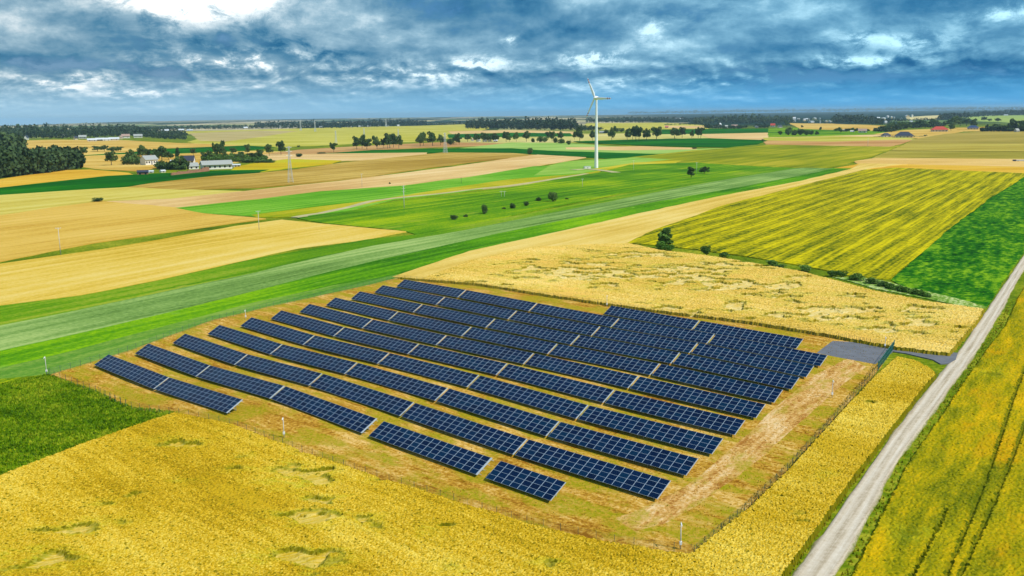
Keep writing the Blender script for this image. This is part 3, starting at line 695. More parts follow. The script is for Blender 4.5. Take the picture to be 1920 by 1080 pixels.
M_grass2 = field_mat('road_verge', [C(104,108,14), C(146,136,28), C(188,164,54)], 0., 12, (.6, .2, .6), fine=.8)
tufts('grass', [(1575,1085),(1684,868),(1740,795),(1792,720),(1834,662),(1862,618),(1888,575),(1902,560),(1880,612),(1850,652),(1806,716),(1756,792),(1698,876),(1594,1085)], 16000, .26, M_grass2, 'green grass verge along the right side of the gravel road', 5)
tufts('grass', [(1460,1090),(1478,1088),(1598,915),(1678,803),(1743,720),(1760,702),(1752,698),(1722,724),(1668,795),(1588,892)], 12000, .26, M_grass2, 'green grass verge along the left side of the gravel road', 6)
tufts('grass', PARK, 60000, .22, M_dry, 'dry tufts scattered over the worn ground between the panel rows', 8, .8)
tufts('grass', [(-60,735),(90,703),(180,735),(250,766),(335,776),(150,840),(0,900),(-60,925)], 40000, .4, M_grass, 'rough tufts over the dark green crop at left', 12, .6)
tufts('grass', [(1402,955),(1480,878),(1560,788),(1650,686),(1640,686),(1550,790),(1470,880),(1300,1030),(1298,1042)], 22000, .34, field_mat('fence_weeds', [C(96, 84, 26), C(140, 120, 50), C(140, 144, 40)], 0., 10, (.6, .2, .8), fine=.8), 'dark rank weeds along the right park fence', 13, .35)

# ------------------------------------------------------------------ solar tables
m = bpy.data.materials.new('solar_cells'); m.use_nodes = True; t = NT(m.node_tree)
P = t.n('ShaderNodeTexCoord').outputs['Object']
oi = t.n('ShaderNodeObjectInfo').outputs['Random']
sx = t.n('ShaderNodeSeparateXYZ', {0: P})
def gridline(c, per, wd):
    f = t.m('ABSOLUTE', t.m('SUBTRACT', t.m('FRACT', t.m('DIVIDE', c, per)), .5))
    return t.m('GREATER_THAN', f, .5 - wd)
gl = t.m('MAXIMUM', gridline(sx.outputs[0], .158, .02), gridline(sx.outputs[1], .158, .02))
cell = t.ramp(t.m('ADD', t.m('MULTIPLY', oi, .8), t.m('MULTIPLY', t.noise(P, 4., 2), .2)), [(0., (.0008, .006, .030, 1)), (.5, (.0008, .012, .052, 1)), (1., (.001, .024, .064, 1))])
col = t.mix(gl, cell, (.004, .022, .07, 1))
b = t.n('ShaderNodeBsdfPrincipled', {'Base Color': col, 'Roughness': .3, 'Specular IOR Level': .1})
t.n('ShaderNodeOutputMaterial', {'Surface': b.outputs[0]})
M_cell = m
PW, PH, TILT = 1.67, .995, .4636
mb = MB()
w2, h2 = PW / 2 - .012, PH / 2 - .010
fx_, fy_ = .034, .017
mb.box(-w2 + fx_, w2 - fx_, -h2 + fy_, h2 - fy_, -.03, .0, 0)
for (x0, x1, y0, y1) in ((-w2, -w2 + fx_, -h2, h2), (w2 - fx_, w2, -h2, h2), (-w2 + fx_, w2 - fx_, -h2, -h2 + fy_), (-w2 + fx_, w2 - fx_, h2 - fy_, h2)):
    mb.box(x0, x1, y0, y1, -.035, .006, 1)
panel_me = mb.mesh('solar_panel'); panel_me.materials.append(M_cell); panel_me.materials.append(M_alu)
leg_f = MB().box(-.05, .05, -.04, .04, -.5, 1.06).mesh('leg'); leg_f.materials.append(M_steel)
leg_r = MB().box(-.05, .05, -.04, .04, -.5, 2.05).mesh('leg'); leg_r.materials.append(M_steel)
GAPU = .5718; TW = 17 * PW
U0 = [-57.6447, -59.3431, -61.1383, -62.8673, -64.5273, -66.2506, -67.824, -69.6418, -71.2727, -73.0428, -74.7608, 1.3166]
V0, DV = -80.6377, 10.6339
rail_cache = {}
ordn = ['first', 'second', 'third', 'fourth', 'fifth', 'sixth', 'seventh', 'eighth', 'ninth', 'tenth', 'eleventh', 'twelfth', 'thirteenth', 'fourteenth', 'fifteenth', 'sixteenth', 'seventeenth', 'eighteenth', 'nineteenth', 'twentieth']
def solar_table(u, v, ncol, endw, label):
    wid = ncol * PW
    vm = v + 2 * math.cos(TILT)
    pts = []
    for uu in (u, u + wid):
        x = uu * UX + (v + 2) * VX; y = 230 + uu * UY + (v + 2) * VY
        pts.append(Vector((x, y, T1(x, y))))
    p0 = Vector((u * UX + v * VX, 230 + u * UY + v * VY, pts[0].z)); p1 = Vector(((u + wid) * UX + v * VX, 230 + (u + wid) * UY + v * VY, pts[1].z))
    X = (p1 - p0).normalized(); mid = (p0 + p1) / 2
    Yh = Vector((VX, VY, 0)); Z = X.cross(Yh).normalized(); Y = Z.cross(X)
    r = empty('solar_table', (0, 0, 0), 0, label, 'solar table', 'tilted solar tables standing in parallel rows')
    r.matrix_world = Matrix(((X[0], Y[0], Z[0], mid[0]), (X[1], Y[1], Z[1], mid[1]), (X[2], Y[2], Z[2], mid[2]), (0, 0, 0, 1)))
    ct, st = math.cos(TILT), math.sin(TILT)
    for i in range(ncol):
        for j in range(4):
            o = bpy.data.objects.new('solar_panel', panel_me); COL.objects.link(o); o.parent = r
            s = (j + .5) * PH
            o.location = (-wid / 2 + (i + .5) * PW, s * ct, .8 + s * st)
            o.rotation_euler = (TILT, 0, 0)
    nl = max(3, ncol // 4 + 1)
    for i in range(nl):
        x = -wid / 2 + 1.2 + (wid - 2.4) * i / (nl - 1)
        for me_, s in ((leg_f, .9), (leg_r, 3.1)):
            o = bpy.data.objects.new('leg', me_); COL.objects.link(o); o.parent = r
            o.location = (x, s * ct, .0 if me_ is leg_f else .02)
    key = (ncol, endw)
    if key not in rail_cache:
        M = Matrix.Rotation(TILT, 4, 'X'); M.translation = (0, 0, .8)
        rails = []
        for s in (.35, 1.4, 2.55, 3.6): rails.append(MB().box(-wid / 2, wid / 2 + (.9 if endw > .2 else 0), s - .03, s + .03, -.11, -.045, 0, M).mesh('rail'))
        endm = MB().box(wid / 2 + .03, wid / 2 + .03 + endw, -.02, 3.99, -.06, .0, 0, M).mesh('end_cover')
        for q in rails: q.materials.append(M_steel)
        endm.materials.append(M_steel)
        rail_cache[key] = (rails, endm)
    rails, endm = rail_cache[key]
    for q in rails:
        o = bpy.data.objects.new('rail', q); COL.objects.link(o); o.parent = r
    o = bpy.data.objects.new('end_cover', endm); COL.objects.link(o); o.parent = r
    return r
for row in range(12):
    v = V0 + row * DV
    lst = []
    if row == 0: lst = [(0, 17), (TW + GAPU, 17)]
    elif row == 1: lst = [(k * (TW + GAPU), 17) for k in range(3)] + [(88.547, 16), (117.44, 8)]
    elif row == 11: lst = [(k * (TW + GAPU), 17) for k in range(2)]
    else: lst = [(k * (TW + GAPU), 17) for k in range(5)]
    for k, (du, n_) in enumerate(lst):
        last = k == len(lst) - 1
        rn = {0: 'nearest two-table row at left', 11: 'farthest short row'}.get(row, '%s panel row from the front' % ordn[row])
        pos = 'right-hand end' if last else ('left-hand end' if k == 0 else ordn[k] + ' from the left')
        lab = 'blue solar table at the %s of the %s' % (pos, rn) if (last or k == 0) else 'blue solar table, %s in the %s' % (pos, rn)
        if row == 1 and n_ == 8: lab = 'shortest blue solar table, detached at the right end of the second row'
        endw = .30 if (row < 2 and not last and k != 0) or (row == 0 and last) else (.16 if not last else .05)
        solar_table(U0[row] + du, v, n_, endw, lab)

# ------------------------------------------------------------------ fences
m = bpy.data.materials.new('wire_mesh'); m.use_nodes = True; t = NT(m.node_tree)
P = t.n('ShaderNodeNewGeometry').outputs['Position']
sp = t.n('ShaderNodeSeparateXYZ', {0: P})
al = t.m('ADD', sp.outputs[0], sp.outputs[1])
def wl(c, per, wd): return t.m('GREATER_THAN', t.m('ABSOLUTE', t.m('SUBTRACT', t.m('FRACT', t.m('DIVIDE', c, per)), .5)), .5 - wd)
msk = t.m('MAXIMUM', wl(al, .06, .045), wl(sp.outputs[2], .2, .02))
tr = t.n('ShaderNodeBsdfTransparent')
df = t.n('ShaderNodeBsdfPrincipled', {'Base Color': (.10, .17, .14, 1), 'Roughness': .5})
mx_ = t.n('ShaderNodeMixShader', {0: msk, 1: tr.outputs[0], 2: df.outputs[0]})
t.n('ShaderNodeOutputMaterial', {'Surface': mx_.outputs[0]})
M_mesh = m
post_me = MB().box(-.028, .028, -.028, .028, -.2, 1.8).bar((0, 0, 1.8), (0, 0, 1.86), .035, .015).mesh('post'); post_me.materials.append(M_post)
def fence(pxs, label, spacing=2.6):
    q = ground_pts(pxs)
    L_ = np.linalg.norm(np.diff(q, axis=0), axis=1).sum(); n = min(98, int(L_ / spacing))
    p, _ = resamp(q, n + 1)
    r = empty('fence', (float(p[0][0]), float(p[0][1]), T1(*p[0])), 0, label, 'fence', 'wire mesh fences around the solar park')
    Vv, Ff = [], []
    for i, (x, y) in enumerate(p):
        z = T1(x, y)
        o = bpy.data.objects.new('post', post_me); COL.objects.link(o); o.parent = r
        o.location = (x - p[0][0], y - p[0][1], z - r.location.z)
        Vv += [(x - p[0][0], y - p[0][1], z - r.location.z + .05), (x - p[0][0], y - p[0][1], z - r.location.z + 1.85)]
        if i: Ff.append((2 * i - 2, 2 * i, 2 * i + 1, 2 * i - 1))
    link('wire_mesh', np_mesh('wire_mesh', Vv, Ff), M_mesh, r)
fence([(1302,1046),(1150,1026),(1000,993),(850,947),(700,900),(560,851),(430,801),(325,781),(250,771),(180,738),(92,705)], 'dark post fence along the front side of the solar park')
fence([(1305,1044),(1400,962),(1480,884),(1560,796),(1644,700)], 'dark post fence along the right side of the solar park')
fence([(1672,655),(1540,633),(1400,610),(1140,576),(900,540),(748,525)], 'dark post fence along the far side of the solar park by the pale wheat')
fence([(746,525),(640,549),(500,579),(400,604),(250,659),(94,705)], 'dark post fence along the left side of the solar park')
# gate
g0, g1 = ground_pts([(1646,696), (1676,655)])
r = empty('gate', (g0[0], g0[1], T1(*g0)), math.atan2(g1[1] - g0[1], g1[0] - g0[0]), 'teal green double gate where the driveway enters the solar park', 'gate')
GL = float(np.linalg.norm(g1 - g0)); h_ = GL / 2
M_teal = simple('teal_coating', (.03, .22, .20), .45)
for k in range(3): MB().box(k * h_ - .08, k * h_ + .08, -.08, .08, -.2, 2.3).build('gate_post', M_teal, r)
for k in range(2):
    leaf = MB()
    x0, x1 = k * h_ + .12, (k + 1) * h_ - .12
    for z in (.15, 1.1, 2.1): leaf.box(x0, x1, -.03, .03, z - .03, z + .03)
    nb_ = int((x1 - x0) / .25)
    for i in range(nb_ + 1): leaf.box(x0 + (x1 - x0) * i / nb_ - .015, x0 + (x1 - x0) * i / nb_ + .015, -.015, .015, .1, 2.1)
    leaf.build('gate_leaf', M_teal, r)

# ------------------------------------------------------------------ poles
def mast(bx, by, tpx, label, kind='cam'):
    x, y, z = at(bx, by); h = tpx * mpp(x, y)
    r = empty('camera_mast', (x, y, z), 0, label, 'mast', 'white camera masts inside the solar park')
    MB().bar((0, 0, -.3), (0, 0, h), .085, .06, 8).build('pole', M_conc, r, True)
    MB().box(-.16, .16, -.14, .14, .9, 1.35).build('junction_box', M_white, r)
    MB().bar((0, -.1, h - .15), (.0, -.65, h - .3), .09, .07, 6).build('camera_head', M_white, r)
mast(88, 704, 33, 'white camera mast at the left corner of the park fence')
mast(533, 823, 41, 'white camera mast in front of the second panel row')
mast(1276, 1033, 55, 'white camera mast at the front right corner of the fence')
mast(1560, 748, 35, 'white camera mast beside the right ends of the panel rows')
mast(461, 600, 19, 'white camera mast behind the left ends of the panel rows')
mast(1138, 577, 24, 'white camera mast at the left end of the farthest short row')
mast(1659, 655, 23, 'white camera mast beside the park gate')
def utility_pole(bx, by, tpx, label, arms=1, mat=None, th=.16, name='utility_pole'):
    x, y, z = at(bx, by); s = mpp(x, y); h = tpx * s; th = max(th, .28 * s)
    r = empty(name, (x, y, z), .4, label, 'utility pole', 'poles of the field power lines')
    MB().bar((0, 0, -.3), (0, 0, h), th, th * .6, 8).build('pole', mat or M_conc, r, True)
    for k in range(arms):
        MB().box(-1.1, 1.1, -.06, .06, h - .5 - k * 1.6, h - .36 - k * 1.6).build('crossarm', mat or M_steel, r)
    for k in (-1, 0, 1): MB().bar((k, 0, h - .36), (k, 0, h - .1), .07, .04, 6).build('insulator', M_white, r)
utility_pole(114, 478, 47, 'pale concrete pole at the edge of the left golden field', 1)
utility_pole(758, 392, 44, 'tall pale pole with crossarms beside the dirt track', 3, th=.25)
utility_pole(679, 352, 26, 'thin pole on the tan stubble left of the dirt track', 1)
utility_pole(865, 345, 12, 'short dark pole above the weedy strip', 1, simple('dark_wood', (.05, .04, .03), .9))
utility_pole(1092, 352, 17, 'pale pole between turbine and dirt track', 1)
utility_pole(1188, 320, 19, 'pale pole right of the wind turbine', 1)
utility_pole(1306, 327, 22, 'pale pole between the two meadow trees', 1)
utility_pole(1627, 275, 15, 'pale pole on the reddish field at right', 1)
utility_pole(486, 432, 36, 'faint pole at the point of the left wheat field', 1)
utility_pole(940, 370, 12, 'left leg of the twin pole stand in the meadow', 1)
utility_pole(946, 370, 12, 'right leg of the twin pole stand in the meadow', 1)
def pylon(bx, by, tpx, label, wpx=9.):
    x, y, z = at(bx, by); s = mpp(x, y); h = tpx * s; bw = wpx * s / 2; tw = bw * .22
    r = empty('lattice_pylon', (x, y, z), .5, label, 'pylon', 'lattice pylons crossing the fields')
    br = .13 if s < .6 else .16
    br = max(br, .16 * s)
    def corner(k, f):
        wv = bw * (1 - f) ** 1.5 + tw * (1 - (1 - f) ** 1.5) 
        return Vector(((-1, 1, 1, -1)[k] * wv, (-1, -1, 1, 1)[k] * wv, f * h))
    NS = 8
    for k in range(4):
        mb_ = MB()
        for i in range(NS): mb_.bar(corner(k, i / NS), corner(k, (i + 1) / NS), br, br, 4)
        mb_.build('leg', M_steel, r)
    br_m = MB()
    for i in range(NS):
        for k in range(4):
            br_m.bar(corner(k, i / NS), corner((k + 1) % 4, (i + 1) / NS), br * .5, br * .5, 3)
            br_m.bar(corner((k + 1) % 4, i / NS), corner(k, (i + 1) / NS), br * .5, br * .5, 3)
            br_m.bar(corner(k, (i + 1) / NS), corner((k + 1) % 4, (i + 1) / NS), br * .5, br * .5, 3)
    br_m.build('bracing', M_steel, r)
    for f in (.97, .86, .75):
        MB().box(-h * .085, h * .085, -br, br, f * h - br, f * h + br).build('crossarm', M_white, r)
pylon(545, 343, 66, 'tall white lattice pylon on the brown field', 8.5)
pylon(835, 288, 38, 'white lattice pylon below the row of trees', 7)
pylon(630, 268, 22, 'faint white pylon behind the brown field, beside the lone thin tree', 4)
pylon(683, 258, 17, 'faint white pylon left of the first big tree clump', 3)
pylon(747, 257, 15, 'faint white pylon above the middle trees', 3)
pylon(591, 247, 20, 'faint distant pylon in front of the village woods', 3)
pylon(564, 245, 19, 'leftmost faint distant pylon near the village woods', 3)
pylon(724, 238, 14, 'faint white pylon standing in the distant village', 3)

# ------------------------------------------------------------------ wind turbine
x, y, z = at(1118, 316); s = mpp(x, y); TH_ = 126 * s
r = empty('wind_turbine', (x, y, z), 0, 'white three-bladed wind turbine with red banded blade tips', 'wind turbine')
mb = MB()
for k in range(8):
    f0, f1 = k / 8, (k + 1) / 8
    mb.bar((0, 0, f0 * TH_), (0, 0, f1 * TH_), 2.05 - 1.1 * f0, 2.05 - 1.1 * f1, 24)
mb.build('tower', M_white, r, False)
MB().bar((0, 0, -.5), (0, 0, .5), 3., 3., 24).build('foundation', M_conc, r)
psi = R(50)
nrm = Vector((-math.sin(psi), -math.cos(psi), 0)); side = Vector((0, 0, 1)).cross(nrm); up = Vector((0, 0, 1))
hc = Vector((0, 0, TH_ + 1.2))
def revolve(name, mat, prof, n=20):                      # egg-shaped body round the rotor axis
    mb_ = MB(); vs = []
    for (d, rr) in prof:
        for i in range(n):
            a_ = 2 * math.pi * i / n; vs.append(hc + nrm * d + (side * math.cos(a_) + up * math.sin(a_)) * rr)
    fs = [(k * n + i, k * n + (i + 1) % n, (k + 1) * n + (i + 1) % n, (k + 1) * n + i) for k in range(len(prof) - 1) for i in range(n)]
    mb_.add(vs, fs); return mb_.build(name, mat, r, True)
revolve('nacelle', M_white, [(-3.6, .02), (-3.3, .8), (-2.4, 1.4), (-1., 1.9), (.4, 2.1), (1.5, 2.0)])
revolve('hub', M_white, [(1.55, 2.0), (2.4, 1.9), (3.3, 1.4), (3.9, .7), (4.1, .02)])
BL = 23.2
for ang_ in (0., 120., 240.):
    a0 = R(ang_) - R(2)
    dirv = side * math.cos(a0) + up * math.sin(a0)
    if dirv.dot(Vector((1, 0, 0))) < 0 and ang_ == 0.: pass
    cross = nrm.cross(dirv)
    mb_ = MB(); vs = []; NS = 16; n = 10; mi = []
    for k in range(NS + 1):
        f = k / NS; rr = 1.6 + (BL - 1.6) * f
        ch = (1.2 + 1.4 * min(f * 6, 1)) * (1 - .70 * f) + .12; thk = .6 * (1 - .8 * f) + .07
        tw_ = R(16) * (1 - f)
        e1 = cross * math.cos(tw_) + nrm * math.sin(tw_); e2 = nrm * math.cos(tw_) - cross * math.sin(tw_)
        for i in range(n):
            a_ = 2 * math.pi * i / n
            vs.append(hc + nrm * 2.6 + dirv * rr + e1 * (math.cos(a_) * ch * .62 - ch * .15) + e2 * math.sin(a_) * thk)
    o0 = len(mb_.v)
    mb_.v += [tuple(q) for q in vs]
    for k in range(NS):
        for i in range(n):
            mb_.f.append((k * n + i, k * n + (i + 1) % n, (k + 1) * n + (i + 1) % n, (k + 1) * n + i)); mb_.mi.append(1 if k in (12, 14) else 0)
    mb_.f.append(tuple(range(NS * n, NS * n + n))); mb_.mi.append(1)
    mb_.build('blade', [M_white, M_red], r, True)
xh, yh, zh = at(1101, 317)
r = empty('transformer_hut', (xh, yh, zh), .3, 'small white transformer hut left of the wind turbine', 'hut')
MB().box(-3.4, 3.4, -1.6, 1.6, -.3, 2.7).build('wall', M_wall_w, r)
MB().box(-3.6, 3.6, -1.8, 1.8, 2.703, 2.95).build('roof', M_roof_w, r)
MB().box(-.6, .6, -1.63, -1.603, .1, 2.2).build('door', M_roof_g, r)

# ------------------------------------------------------------------ trees
def leaf_quads(centers, size, rng):
    k = len(centers)
    a = rng.normal(size=(k, 3)); a /= np.linalg.norm(a, axis=1)[:, None]
    b = rng.normal(size=(k, 3)); b -= (a * b).sum(1)[:, None] * a; b /= np.linalg.norm(b, axis=1)[:, None]
    s_ = size * (.6 + .8 * rng.random(k))[:, None]
    a = a * s_; b = b * s_ * .8
    V = np.stack([centers - a, centers - b, centers + a, centers + b], 1).reshape(-1, 3)
    return V
def crown_mesh(name, lobes, n, size, seed, mat):
    rng = np.random.default_rng(seed); pts = []
    tot = sum(l[3] * l[4] for l in lobes)
    for (cx, cy, cz, rx, rz) in lobes:
        k = int(n * rx * rz / tot) + 4
        d = rng.normal(size=(k, 3)); d /= np.linalg.norm(d, axis=1)[:, None]
        rr = (.55 + .5 * rng.random(k) ** .7)[:, None]
        pts.append(np.array([cx, cy, cz]) + d * rr * np.array([rx, rx, rz]))
    pts = np.concatenate(pts)
    V = leaf_quads(pts, size, rng)
    me = np_mesh(name, V, np.arange(len(V)).reshape(-1, 4)); me.materials.append(mat); return me
def lobes_for(kind, rng):
    L_ = []
    if kind == 'tree':
        ox, oy = (rng.random(2) - .5) * .12
        for i in range(11):
            a = rng.random() * 6.28; rr = .10 + rng.random() * .24; zz = .34 + rng.random() * .5
            rr *= 1.15 - .6 * abs(zz - .55)
            L_.append((ox + math.cos(a) * rr, oy + math.sin(a) * rr, zz, .09 + rng.random() * .12, .07 + rng.random() * .09))
        L_.append((ox, oy, .60, .22, .28))
    elif kind == 'tall':
        for i in range(9):
            a = rng.random() * 6.28; rr = rng.random() * .16
            L_.append((math.cos(a) * rr, math.sin(a) * rr, .35 + .55 * i / 8, .16 - .05 * abs(i - 3) / 5, .10))
    else:
        for i in range(8):
            a = rng.random() * 6.28; rr = rng.random() * .3
            L_.append((math.cos(a) * rr, math.sin(a) * rr, .25 + rng.random() * .42, .2 + rng.random() * .1, .2 + rng.random() * .08))
    return L_
crowns, trunks = {}, {}
for kind in ('tree', 'tall', 'bush'):
    for i in range(5):
        rng = np.random.default_rng(100 + i * 7 + len(kind))
        random.seed(40 + i)
        for mt, mm in (('d', M_leaf), ('m', M_leaf2), ('b', M_leafb)):
            crowns[kind, i, mt] = crown_mesh('crown', lobes_for(kind, np.random.default_rng(200 + i * 3 + len(kind))), 1300, .042, i + 5, mm)
    tb = MB()
    if kind == 'bush':
        for k in range(4): tb.bar((0, 0, -.03), (.12 * math.cos(k * 1.6), .12 * math.sin(k * 1.6), .35), .02, .01, 5)
    else:
        tb.bar((0, 0, -.03), (.01, 0, .42), .024, .018, 7); tb.bar((.01, 0, .42), (0, .01, .7), .018, .008, 6)
        for k in range(5): tb.bar((.01, 0, .38 + .05 * k), (.17 * math.cos(k * 2.4), .17 * math.sin(k * 2.4), .56 + .05 * k), .010, .004, 5)
    tm = tb.mesh('trunk'); tm.materials.append(M_bark); trunks[kind] = tm
rt = random.Random(3)
def tree(bx, by, hpx, wpx, label, kind='tree', mt='d', group=None, cat='tree', name=None):
    x, y, z = at(bx, by); s = mpp(x, y); h = hpx * s; wd = wpx * s
    name = name or {'tree': 'tree', 'tall': 'tree', 'bush': 'bush'}[kind]
    r = empty(name, (x, y, z), rt.random() * 6.28, label, cat, group)
    base = {'tree': .74, 'tall': .42, 'bush': .86}[kind]
    r.scale = (wd / base, wd / base, h)
    me_ = crowns[kind, rt.randrange(5), mt]
    o = bpy.data.objects.new('crown', me_); COL.objects.link(o); o.parent = r
    o = bpy.data.objects.new('trunk', trunks[kind]); COL.objects.link(o); o.parent = r
    return r
def row_of(lst, desc, kind, mt, group, cat='tree', noun='dark tree'):
    lst = sorted(lst)
    for i, q in enumerate(lst):
        k = q[4] if len(q) > 4 else kind
        o_ = ordn[i] if i < 20 else 'twenty-' + ordn[i - 20]
        tree(q[0], q[1], q[2], q[3], '%s, %s from the left %s' % (noun, o_, desc), k, mt, group, cat)
row_of([(505,293,23,13),(527,291,27,15),(626,286,19,12),(669,281,26,15),(679,279,27,13),(688,281,22,16),(707,280,26,14),(727,279,27,12),(719,278,18,9),(731,278,29,18),(738,277,22,14),(748,279,26,13)],
       'in the row between the two lattice pylons', 'tree', 'd', 'roadside trees left of centre')
row_of([(788,275,24,16),(794,273,26,14),(811,274,28,20),(826,273,23,13),(845,272,16,14,'bush'),(855,271,22,12),(861,272,16,9),(877,266,15,15),(894,267,17,12),(906,267,19,12),(915,267,18,12),(922,266,16,12),(930,267,18,14),(949,266,20,13),(955,266,12,9)],
       'in the row by the white cottages', 'tree', 'd', 'trees by the white cottages')
row_of([(968,266,20,10),(987,266,21,13),(999,267,10,10,'bush'),(1012,267,13,13,'bush'),(1022,267,12,11,'bush'),(1027,264,18,9),(1035,266,20,12),(1041,268,13,9,'bush'),(1051,264,18,10),(1053,270,13,12,'bush'),(1067,272,11,10,'bush'),(1077,262,15,8),(1087,265,26,17),(1111,264,20,10)],
       'in the clump left of the wind turbine', 'tree', 'd', 'trees left of the wind turbine')
row_of([(1147,264,28,13),(1137,250,9,9,'bush'),(1157,248,9,9,'bush'),(1166,248,9,9,'bush'),(1176,264,24,13),(1186,263,26,11),(1192,265,30,15),(1198,265,28,14),(1212,264,25,13),(1231,263,26,18),(1265,260,22,18),(1279,259,21,13),(1297,259,15,8),(1309,259,18,10),(1314,260,22,11)],
       'in the row right of the wind turbine', 'tree', 'd', 'trees right of the wind turbine')
row_of([(850,413,13,15),(873,408,8,9),(909,402,21,15),(945,393,6,8),(961,392,14,13),(987,387,11,10),(1010,378,11,10),(1036,379,22,17),(1063,375,5,8)],
       'in the line on the vivid meadow', 'bush', 'd', 'bushes on the meadow', 'bush', 'dark bush')
tree(1296, 334, 21, 14, 'left one of the two small trees on the meadow below the turbine', 'tall', 'd', 'pair of meadow trees')
tree(1321, 327, 16, 15, 'right one of the two small trees on the meadow below the turbine', 'tree', 'd', 'pair of meadow trees')
tree(994, 291, 16, 10, 'lone oval tree at the tip of the tan stubble', 'bush', 'd')
tree(1302, 280, 5, 8, 'tiny dark bush on the green field right of the turbine', 'bush', 'd', None, 'bush')
tree(1430, 265, 5, 5, 'tiny bush at the end of the dark green field', 'bush', 'd', None, 'bush')
tree(560, 295, 9, 14, 'low round bush left of the tall lattice pylon', 'bush', 'd', None, 'bush')
tree(603, 289, 4, 17, 'flat dark bush at the start of the green strip', 'bush', 'd', None, 'bush')
tree(560, 276, 4, 5, 'tiny bush on the pale green slope', 'bush', 'd', None, 'bush')
tree(184, 379, 9, 17, 'round dark bush on the pale left field', 'bush', 'd', None, 'bush')
tree(731, 346, 5, 4, 'tiny bush by the edge of the tan stubble', 'bush', 'd', None, 'bush')
# by the pale wheat
tree(1247, 468, 40, 26, 'tall twin-crowned tree at the corner of the yellow striped field', 'tall', 'm')
tree(1240, 470, 22, 22, 'leafy bush under the tall tree at the corner of the yellow striped field', 'bush', 'b', None, 'bush')
tree(1256, 470, 16, 18, 'low bright bush right of the tall corner tree', 'bush', 'b', None, 'bush')
row_of([(1325,479,24,20),(1359,483,12,18),(1447,499,13,26),(1463,503,8,18),(1511,508,12,28),(1561,519,15,22),(1578,520,14,18),(1608,527,16,26),(1633,533,14,22),(1656,538,12,20)],
       'in the hedge below the striped field', 'bush', 'm', 'hedge bushes along the pale wheat', 'bush', 'green hedge bush')
# farm at left
row_of([(238,309,20,12),(248,308,27,14),(267,300,27,15),(279,299,20,13),(292,305,24,13),(304,303,28,22),(316,300,16,14),(333,300,23,9),(338,318,27,25),(348,318,20,16),(363,292,14,10),(384,300,15,12),(395,300,18,14),(407,298,30,12),(417,298,34,15),(437,290,13,14),(452,300,15,22),(464,292,22,10),(474,300,14,16),(488,302,22,12)],
       'around the left farmyard', 'tree', 'd', 'farmyard trees')
row_of([(300,316,14,30),(318,317,14,30),(330,316,14,24),(440,303,10,26),(462,305,9,26),(486,306,8,26),(505,306,6,20),(430,302,12,18)], 'among the low thickets of the farmyard', 'bush', 'd', 'farmyard shrubs', 'shrub', 'dark shrub')
row_of([(72,292,15,9),(86,294,12,14),(112,294,13,9),(125,294,16,22),(138,295,14,20),(157,292,16,13),(152,312,26,8),(183,284,10,18),(196,284,12,12),(213,286,10,18),(226,284,9,10),(209,310,25,20)],
       'in the scatter by the dark left wood', 'tree', 'd', 'trees by the left wood')
for (pp, hh, lb) in [([(232,309),(262,309)], 17, 'leafy mass of trees left of the white farmhouse'), ([(296,318),(346,319)], 13, 'dark thicket in front of the white farmhouse'),
                     ([(378,302),(440,304),(510,306)], 9, 'green thicket behind the long white barn'), ([(388,297),(420,297),(500,300)], 8, 'light trees beyond the long white barn')]:
    FARM_WOODS = globals().get('FARM_WOODS', []) + [(pp, hh, lb)]
# right far farms
row_of([(1463,253,9,9),(1478,254,16,16),(1490,254,13,14),(1500,254,15,15),(1512,254,13,14),(1522,253,9,10)], 'in the dark copse right of centre', 'bush', 'd', 'copse trees', 'tree', 'dark copse tree')
row_of([(1475,238,12,9),(1504,240,5,5),(1538,245,7,5),(1532,255,9,7),(1569,247,7,8),(1576,250,11,8),(1589,247,6,12),(1599,246,7,8),(1606,248,8,7),(1626,248,6,9),(1640,247,4,8),(1660,247,11,16),(1672,243,14,14)], 'around the grey farmhouse at right', 'tree', 'd', 'trees around the grey farm')
row_of([(1690,243,14,14),(1702,242,13,12),(1718,241,15,14),(1735,240,13,16),(1748,238,16,14),(1770,240,12,8),(1783,246,12,10),(1790,240,22,18),(1800,237,16,14),(1812,236,13,14),(1824,240,16,12),(1845,227,8,8),(1855,228,5,7),(1871,229,7,9),(1868,246,13,22),(1885,247,12,26),(1899,247,22,14),(1914,247,20,14),(1920,247,12,16)],
       'around the red-roofed house at right', 'tree', 'd', 'trees around the red roofed house')

